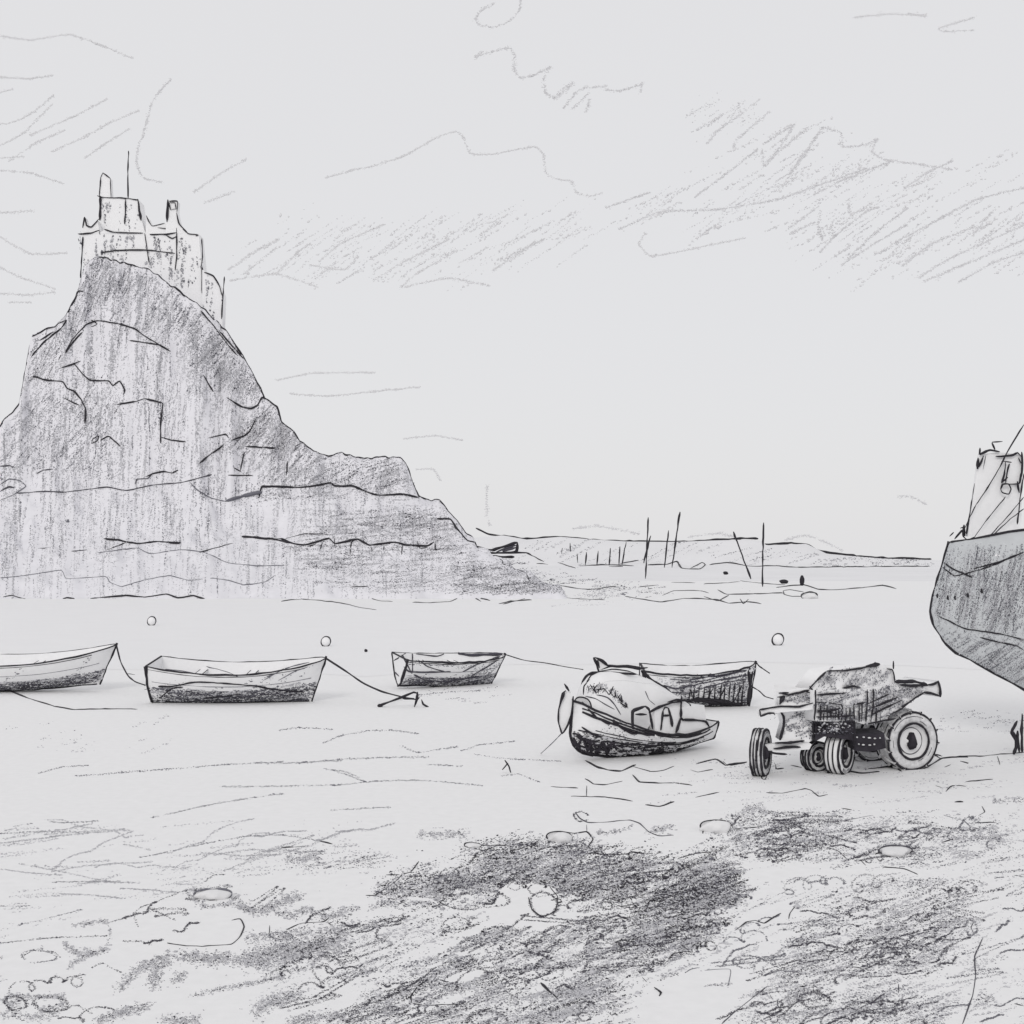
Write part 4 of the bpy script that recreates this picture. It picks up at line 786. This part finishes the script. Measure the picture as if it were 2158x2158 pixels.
for t, w, d in (('1060,740 1130,742 1300,718', 26, .5), ('1060,760 1150,830 1300,820', 30, .5), ('1320,790 1400,850 1480,860 1540,830 1690,770', 62, .55), ('1560,860 1640,890 1740,850 1830,890 1932,880', 45, .5), ('410,940 500,930 600,910', 20, .5), ('600,920 625,980 590,1080', 16, .35), ('365,1040 420,1090 500,1100 600,1080', 36, .6), ('390,1170 440,1140 520,1100', 28, .5),
                ('680,1300 740,1230 800,1180 900,1130', 55, .5), ('870,1290 875,1200 960,1120', 75, .55), ('980,1260 1030,1220', 60, .5), ('1020,1110 1200,1130 1500,1150', 80, .5), ('1400,1120 1650,1080 1932,1040', 120, .45), ('1390,1010 1600,1000 1932,960', 60, .3), ('1440,1430 1560,1360 1690,1340', 85, .6), ('1080,1340 1200,1310 1400,1270 1600,1240', 30, .35),
                ('560,1480 700,1430 830,1400', 62, .5), ('0,1370 60,1335 140,1340 250,1345 350,1340', 26, .6), ('350,1340 350,1390 230,1420', 28, .6), ('930,1470 1030,1490 1120,1475', 70, .5), ('40,1390 110,1380', 60, .5), ('0,1450 200,1460 330,1440', 50, .25), ('1640,1480 1932,1450', 60, .5), ('1620,570 1820,560', 45, .4), ('1760,1180 1780,1130 1860,1100', 25, .4), ('230,1070 245,1068', 16, .9)):
    sm('J', t, w, d)
for t, w, d in (('1500,420 1600,410 1690,378', 18, .55), ('1790,410 1932,385', 40, .45), ('490,430 750,420', 40, .3), ('0,880 60,860 140,840', 40, .4), ('590,760 600,700 700,650 770,690', 40, .5), ('1050,1470 1300,1440 1600,1400', 50, .4), ('1100,1340 1400,1330 1600,1360', 40, .35), ('1000,1380 1200,1330 1500,1310', 40, .3), ('900,1440 960,1450 985,1497', 25, .5)): sm('K', t, w, d)
for t, w, d in (('390,270 480,270', 50, .5), ('300,310 500,290 570,310', 35, .35), ('600,440 750,450 930,430', 35, .5), ('1540,440 1700,430 1800,440', 45, .45), ('1760,230 1932,225', 30, .35), ('1480,920 1600,900 1650,890', 50, .45), ('1690,1340 1740,1320', 90, .45), ('230,850 250,930 200,950', 25, .4), ('30,1010 150,1000', 60, .35), ('640,1350 640,1300 740,1270', 50, .4), ('730,1400 900,1400 1100,1370', 30, .4), ('380,1310 520,1290', 30, .4), ('170,1250 310,1240', 18, .4), ('340,1100 450,1140', 16, .3), ('1780,1110 1800,1100', 70, .2), ('540,1090 700,1010 900,950', 30, .4)): sm('L', t, w, d)
g = lambda c, t, w=2.6, mat='graphite', **k: strokes(weed, c, t, w, gp, mat, **k)
g('E', '0,575 100,620 250,675 400,720 540,745 760,740 1000,740', 3.6); g('E', '1150,665 1250,670 1480,680 1750,680 1932,690', 2.4); g('E', '920,480 980,490', 3); g('E', '1050,600 1130,580', 3)
g('J', '220,80 350,45 500,35|430,95 700,75 900,60 1300,30 1600,15|1680,20 1932,10|1250,155 1500,155 1932,145|860,330 1000,300 1150,265 1350,230 1600,195|0,420 250,410 500,415|80,380 180,365|280,355 380,360 550,350|790,555 900,535 1100,490 1400,435 1600,430 1820,465|700,480 850,515|300,695 680,690|0,830 160,830|100,940 350,880 460,850', 2.2, 'slate', broken=.25)
g('J', '610,925 700,900 760,870 800,835 880,810 920,790 1050,740|1160,690 1210,655 1270,652|755,880 780,945|810,865 880,862 990,910|700,1030 790,1030 850,1050|0,1040 300,1010 600,1000|120,1120 180,1085 300,1090 340,1120|520,1180 580,1155 680,1205|370,1400 440,1395 520,1440', 2.2, 'charcoal', broken=.12)
g('J', '945,1040 1050,1055 1150,1058 1310,1045 1360,1000 1380,950 1360,905 1310,910|1470,995 1520,988 1525,940|1620,965 1700,930 1830,920 1860,895', 2.6); g('J', '1590,500 1660,498|1810,465 1880,480', 5); g('J', '1660,498 1750,490', 2.4)
g('K', '305,655 380,655|190,770 240,770 300,735 360,690 400,650 445,638 490,578', 3.4); g('K', '755,490 790,475 860,490 940,485 1020,495|760,500 850,512', 3); g('K', '975,515 985,518', 5)
g('K', '1220,475 1240,430 1290,408 1370,420 1440,412 1475,450 1450,495 1500,535 1620,540 1700,530', 3.6); g('K', '1690,525 1765,535', 6); g('K', '1440,370 1440,410|1375,300 1400,335 1450,360 1560,355 1680,345 1740,365 1790,410 1850,435 1932,430', 2.6, 'charcoal')
g('K', '1430,5 1480,35 1560,60 1640,65 1700,40|1700,40 1800,70 1870,65 1932,40|1430,110 1480,140 1540,145 1640,125', 3.0); g('K', '1700,90 1740,130 1820,135 1932,135', 4); g('K', '1235,155 1300,160 1390,165|1440,150 1438,212|1350,210 1440,212 1540,215 1700,238', 3.4); g('K', '1770,258 1850,268 1932,240', 4)
g('K', '1380,720 1460,725 1600,748 1640,730 1700,655 1932,625|450,1380 445,1340 480,1290 540,1245|450,1380 520,1392 640,1388 770,1385|1180,1265 1240,1320 1280,1360|1110,780 1130,850 1190,890 1260,860 1275,780 1230,720|1755,1235 1780,1260', 2.8); g('K', '1180,1265 1240,1325|1820,1290 1860,1320 1850,1340', 5)
g('K', '0,60 100,95 190,130|0,150 250,125 470,120 700,135 850,150|0,290 330,270|960,95 1060,85 1170,130', 2.0, 'slate', broken=.2); g('F', '130,660 250,645 440,655|390,735 480,695 650,665 780,660 940,680|840,750 940,790 1170,755|0,850 240,850 480,830 700,820 1000,815|400,885 530,905 640,960|1190,780 1300,745 1500,725|1000,860 1200,870', 2.4, 'slate', broken=.18); g('F', '1270,800 1400,820 1530,830 1770,840|940,455 1100,440 1300,430', 2.4, 'slate', broken=.3)
g('L', '120,210 250,182|510,185 600,188 720,165 760,175 800,205 850,195|0,130 100,145', 3.4); g('L', '1445,145 1480,160|1500,180 1530,150 1610,148|1610,125 1760,112|1700,260 1715,290 1680,310', 2.8); g('L', '1550,237 1595,235', 6)
g('L', '160,410 170,360 260,335 310,350 330,390|300,390 460,375|860,490 910,510 955,550|1030,555 1060,585|1110,525 1180,500 1290,490 1330,520|1480,460 1540,440|870,345 920,360|1660,350 1780,350|925,270 980,280', 3.0); g('L', '1155,595 1270,605 1345,635', 4.4)
g('L', '20,550 100,525 210,510|215,505 240,555|340,945 400,900 450,890 500,905 540,880 590,850|680,800 640,850 635,880|975,1145 1020,1150 1060,1170|1880,640 1932,650', 3.0); g('L', '1705,985 1660,1090 1665,1190 1650,1300 1600,1440 1590,1461|1660,890 1640,930 1660,970|265,1461 330,1400 520,1250|1260,1310 1258,1390|1240,1240 1240,1290|575,1320 570,1350 585,1380|530,1300 545,1325', 2.4, 'charcoal')
g('L', '1880,1350 1930,1360|1800,550 1815,545', 4); g('L', '1490,310 1600,340 1635,370|60,1180 90,1160 140,1150|170,1165 310,1160 300,1250|930,340 1100,310', 2.2, 'slate')
g('G', '1260,1045 1420,1005 1500,1055|1500,1055 1670,1030', 5); g('G', '1480,1020 1520,1060|1220,1090 1280,1110 1400,1090', 3); g('G', '370,1020 480,1080 640,1105 770,1050', 4.2)
g('H', '0,1058 130,1030|490,1055 580,1072', 6); g('H', '365,1045 370,1085 430,1080|770,1095 900,1112 970,1105 1060,1122 1210,1108|1120,1085 1250,1070 1340,1075 1390,1105|1570,1085 1630,1050 1720,1000 1830,990 1932,990', 5); g('H', '250,1100 255,1160 280,1170 300,1130|1640,960 1720,980|1870,1020 1930,1040|1740,1070 1790,1050', 4)
g('H', '1850,985 1932,990', 7); g('I', '230,1780 300,1830 400,1820 500,1820 600,1810 724,1800|400,1845 440,1855|260,1805 300,1815', 4); g('I', '590,1820 600,1860', 3)
g('C', '680,1430 730,1465 840,1490 1040,1475 1100,1460 1300,1445 1500,1445|1010,1445 1220,1430|830,1480 930,1515 1020,1520|1150,1525 1260,1530 1400,1520 1450,1500 1560,1500 1600,1520|1350,1465 1600,1460 1880,1472', 3.0); g('C', '1560,1490 1660,1515|1720,1535 1800,1520 1932,1510', 4)
g('C', '290,1518 430,1505 680,1530 800,1560 915,1575', 3.4)
g('D', '745,478 850,480|890,485 990,480 1050,475|1050,470 1120,480 1250,490|705,535 760,515 870,515 910,525|240,540 320,550 450,555|1240,515 1270,510 1330,520|1240,515 1245,530 1280,540 1330,540', 3); g('D', '1210,500 1330,490 1400,510 1500,510 1600,500 1680,492 1740,505|950,510 990,530 1100,530 1240,525|540,540 700,565 800,550 940,555 1000,570 1080,565 1145,573|1050,550 1065,572 1085,552', 3.8); g('D', '890,540 950,560 1000,535|0,575 100,550 200,540|230,490 380,510 500,495|600,500 680,490', 2.8)
def scribble(poly, n, mt, w, amp=9, run=70, ang=20, flat=.55):
    P = px('W', poly); lo, hi = P.min(0), P.max(0); done = 0
    while done < n:
        c = rng.uniform(lo, hi, (1, 2))
        if not inside(P, c)[0]: continue
        done += 1; kind = rng.random(); L = run*rng.uniform(.5, 1.5); A_ = amp*rng.uniform(.6, 1.5); t = np.linspace(0, 1, 40)
        turns = rng.uniform(2, 5); ph = rng.uniform(0, 6.28); th = -math.radians(ang+rng.normal(0, 14))
        wob = 1+.6*np.sin(5*t+ph)+.4*np.sin(11*t+2*ph)
        if kind < .35: u, v_ = L*(t-.5)+A_*wob*np.cos(turns*.6*6.283*t+ph), A_*wob*np.sin(turns*.6*6.283*t+ph)      # curls
        elif kind < .6: u, v_ = L*.8*np.sin(turns*3.1*t+ph)+L*.2*t, A_*2.4*(t-.5)+A_*.3*np.sin(9*t+ph)    # to and fro
        else: u, v_ = L*(t-.5), A_*wob*np.sin(turns*1.6*t+ph)*.5                       # wave
        q = np.stack([u*math.cos(th)-v_*math.sin(th), (u*math.sin(th)+v_*math.cos(th))*flat*1.4], 1) + c
        stroke(weed, q, w*rng.uniform(.7, 1.4), gp, mt, broken=rng.uniform(.05, .3))
scribble('720,1690 880,1600 1080,1580 1200,1630 1400,1620 1400,1700 1320,1790 1180,1760 900,1690', 40, 'charcoal', 3.0)
scribble('1220,1690 1395,1640 1400,1700 1330,1800 1180,1790', 30, 'graphite', 2.6)
scribble('480,1800 700,1740 1000,1730 1320,1760 1180,1932 560,1932', 60, 'charcoal', 3.0, amp=11)
scribble('880,1600 1080,1585 1390,1650 1330,1750 1000,1680', 34, 'graphite', 2.4)
scribble('1340,1560 1500,1530 1780,1560 1700,1620 1420,1625', 34, 'charcoal', 2.6, amp=7, ang=8)
scribble('1500,1720 1640,1660 1840,1670 1790,1830 1440,1890', 44, 'charcoal', 2.8, amp=10)
scribble('1400,1880 1800,1880 1780,1932 1380,1932', 24, 'charcoal', 2.8)
scribble('1340,1640 1560,1650 1500,1850 1340,1830', 14, 'slate', 2.4)
scribble('100,1660 480,1660 700,1720 560,1932 0,1932 0,1840', 12, 'charcoal', 2.8, amp=10)
scribble('1700,1560 1932,1540 1932,1932 1800,1932', 14, 'slate', 2.4)
scribble('0,1560 900,1560 560,1640 0,1720', 22, 'ash', 2.4, amp=4, run=160, ang=5)
# dark smear trailing off the foot of the crag
def wp(txt, d, mt='charcoal', L=40, **k): hatch(weed, px('P', txt), 5, d, p_any, mt, L=L, soft_edge=8, **k)
wp('1000,1150 1080,1180 1140,1210 1250,1235 1330,1240 1240,1256 1150,1250 1080,1215', .4); wp('1100,1195 1200,1225 1400,1240 1420,1262 1180,1262', .16)
wp('960,1175 1150,1215 1210,1252 1060,1254', .3, 'graphite', size=1.1)
g('C', '1500,1290 1620,1280 1740,1300|1600,1340 1760,1330 1900,1350|1660,1390 1780,1400 1932,1390|1560,1420 1700,1410', 2.6, 'charcoal', broken=.1)
struct(weed.build('seaweed'), 'stuff')
weedo = bpy.data.objects['seaweed']; weedo['label'] = 'dark seaweed, weed crumbs and drift lines strewn over the foreground sand'; weedo['category'] = 'seaweed'

# ================================================================== CLOUDS: thin wisps far behind the crag
def cloud(label, lines=(), hats=(), D=620):
    m = MB(); p = proj_depth(D)
    for c, t, w, mt, br in lines:
        strokes(m, c, t, w*1.1, p, mt, broken=max(br, .15)); strokes(m, c, t, w*2.4, p, 'cloud_soft', broken=.3)
    for c, poly, a, d, mt, L_ in hats: hatch(m, px(c, poly), a, d, p, mt, soft_edge=22, L=L_, size=2.4 if mt == 'cloud_soft' else 1.5, patch=(90, 16), mod=1.3, wander=5)
    b = np.concatenate(m.v).mean(0)
    o = m.build('cloud', origin=Vector(b))
    if hats or D != 620 or 'streaks' in label: o['kind'] = 'stuff'
    return tag(o, label, 'cloud', 'thin streaky clouds')
cloud('small ring-shaped wisp touching the top frame edge', [('M', '1410,15 1350,50 1325,90 1350,120 1420,125 1490,90 1530,40 1535,0', 2.4, 'mist', .3)])
cloud('wavy thin wisp zigzagging down below the ring-shaped wisp', [('M', '1355,240 1325,265 1400,240 1480,222 1505,250 1505,320 1530,360 1590,350 1670,310|1670,310 1640,370 1650,430 1690,450', 2.8, 'mist', 0), ('M', '1690,455 1730,410 1775,385|1705,450 1770,395', 4, 'mist', 0), ('M', '1735,500 1790,430 1840,400|1775,505 1850,430|1840,515 1855,460|1860,405 1932,400', 2.6, 'mist', .1), ('N', '0,415 60,420 165,390|165,385 158,425', 2.6, 'mist', .1)])
cloud('long faint outline of a cloud with stepped right side in mid sky', [('M', '630,825 750,790 850,770 1000,720 1130,645 1230,610 1270,640 1300,710 1400,715 1600,680 1640,720 1650,800 1700,830 1770,840 1790,890 1850,910 1910,895', 1.6, 'mist_pale', .3)])
cloud('slanting streaky cloud drifting right from behind the castle', [('M', '180,1250 280,1180 410,1110|250,1270 300,1230 400,1150|400,1270 500,1170 560,1130|600,1210 700,1130 900,1040|850,1300 1000,1210 1200,1110|980,1330 1050,1270 1240,1160|190,1300 400,1270 590,1330|1000,1330 1200,1290 1390,1325|1410,1250 1560,1150 1640,1110|560,1230 720,1250 780,1190|20,890 150,800 260,740|70,940 200,890', 2.2, 'mist_pale', .2)],
      [('M', '180,1270 450,1080 900,1020 1400,1000 1932,960 1932,1060 1600,1180 1000,1330 500,1290', 33, .10, 'mist_pale', 130), ('M', '180,1270 450,1080 900,1020 1400,1000 1932,960 1932,1060 1600,1180 1000,1330 500,1290', 33, .16, 'cloud_soft', 130), ('M', '600,1200 1000,1030 1500,1010 1200,1180 850,1280', 33, .06, 'mist', 120)])
cloud('broad hatched streak of cloud sinking towards the right frame edge', [('N', '470,580 540,525|465,665 520,600 630,525|590,680 610,640 750,520|720,690 730,770 790,700 870,575|730,665 860,580|740,750 930,590|845,805 930,690 980,620 1000,590 1085,615 1095,680 1200,670 1250,645|1250,645 1230,700 1290,740 1450,760 1600,785|860,790 940,690', 2.8, 'mist', .05), ('N', '1600,745 1500,790 1380,870|410,910 520,830 700,690|960,900 1100,830 1320,745|840,1060 980,955|850,1080 960,1030|990,1165 1060,1090 1200,980 1260,960|1000,1110 980,1040 990,980|1090,1225 1250,1120 1390,1040|1115,1200 1240,1080 1390,965|1370,1230 1500,1130 1700,1050|1440,1285 1600,1190 1932,1040|1470,1300 1640,1230 1932,1110|1630,1305 1800,1210 1932,1170|1540,1010 1720,920 1932,870|1700,1080 1780,985|1880,1100 1890,1040 1932,1030|1400,1090 1600,980|1120,940 1130,990 1200,960|0,960 200,890|60,1060 250,980 500,970 800,920 1200,780', 2.4, 'mist', .18), ('N', '180,1080 150,1130 210,1185 400,1150 640,1100', 1.6, 'mist_pale', .2)],
      [('N', '0,1000 400,860 800,560 1300,740 1932,800 1932,1250 1500,1320 1080,1220 800,1060 300,1060', 32, .15, 'cloud_soft', 150), ('N', '380,590 480,450 640,480 740,560 560,640', 32, .25, 'mist_pale', 80), ('N', '370,580 480,450 640,480 720,540 560,620', 32, .16, 'mist', 80), ('N', '0,1000 400,860 800,700 1300,740 1250,830 900,960 300,1060', 30, .10, 'mist', 130), ('N', '850,1050 1200,780 1600,780 1932,830 1932,1250 1500,1320 1080,1220', 32, .08, 'mist', 140)])
cloud('faint pair of short wisps by the upper right corner', [('N', '1150,80 1300,65 1480,70|1480,75 1400,60|1700,80 1540,130 1560,145 1700,140', 2.0, 'mist_pale', .1)])
cloud('curling wisp rising like smoke above the castle flagpole', [('A', '1120,90 1050,160 990,260 965,360 935,460 905,540 895,620 920,700 960,740 1060,760', 2.0, 'mist', .2)])
cloud('faint slanting streaks at the left frame edge beside the castle', [('A', '0,170 80,150|0,380 100,360 220,300 350,190|0,520 150,440 340,250|200,450 500,320 700,215|10,600 150,590|60,620 240,500 420,420|340,560 560,460 700,380 910,290|560,600 700,500 850,410|0,680 200,700 420,770|0,960 220,950|0,1120 200,1230 440,1225|0,1320 150,1390 360,1460|0,1490 200,1500 360,1480|60,1550 200,1550|0,70 200,80 340,60', 1.9, 'mist_pale', .15), ('W', '0,68 60,75 130,65 190,85 250,110', 1.9, 'mist_pale', .1)])
cloud('very thin curved wisps low over the far shore', [('C', '260,65 500,20 900,15|350,155 600,170 900,140 1200,110|1100,450 1300,430 1480,460|1640,760 1640,950 1660,1020|1180,650 1290,650 1330,720', 1.7, 'mist_pale', .15), ('D', '1750,95 1810,100 1870,130', 2.2, 'mist_pale', 0), ('D', '310,240 420,228 600,262|820,275 950,260 1020,275|1250,290 1340,268 1430,300 1500,335', 2.0, 'mist_pale', 0)], D=640)

# ================================================================== CAMERA, LIGHT, SKY
cam = bpy.data.cameras.new('camera'); co = bpy.data.objects.new('camera', cam); COL.objects.link(co)
co.location = (0, 0, EYE); co.rotation_euler = (math.radians(90), 0, 0)
cam.sensor_width = 36; cam.lens = 36*F/2158; cam.shift_y = (HZ-CX)/2158; cam.clip_end = 20000; cam.clip_start = .1
scn.camera = co
EL, AZ = math.radians(32), math.radians(196)             # high soft sun behind the viewer's left shoulder
sun = bpy.data.lights.new('sun', 'SUN'); sun.energy = .75; sun.angle = math.radians(20); sun.color = (1, .98, .95)
so = bpy.data.objects.new('sun', sun); COL.objects.link(so)
dirv = Vector((math.sin(AZ)*math.cos(EL), math.cos(AZ)*math.cos(EL), math.sin(EL)))
so.rotation_euler = dirv.to_track_quat('Z', 'Y').to_euler(); so.location = (0, 0, 60)
w = bpy.data.worlds.new('World'); scn.world = w; w.use_nodes = True; nt = w.node_tree
bg = nt.nodes['Background']; sk = nt.nodes.new('ShaderNodeTexSky'); sk.sky_type = 'NISHITA'; sk.sun_disc = False
sk.sun_elevation = EL; sk.sun_rotation = AZ; sk.dust_density = 3
mx = nt.nodes.new('ShaderNodeMix'); mx.data_type = 'RGBA'; mx.inputs[0].default_value = .93
nt.links.new(sk.outputs['Color'], mx.inputs[6]); mx.inputs[7].default_value = (8.0, 7.94, 8.03, 1)      # even overcast veil over the clear sky
nt.links.new(mx.outputs[2], bg.inputs['Color']); bg.inputs['Strength'].default_value = .10
scn.view_settings.view_transform = 'Standard'; scn.view_settings.look = 'None'; scn.view_settings.exposure = 0; scn.view_settings.gamma = 1
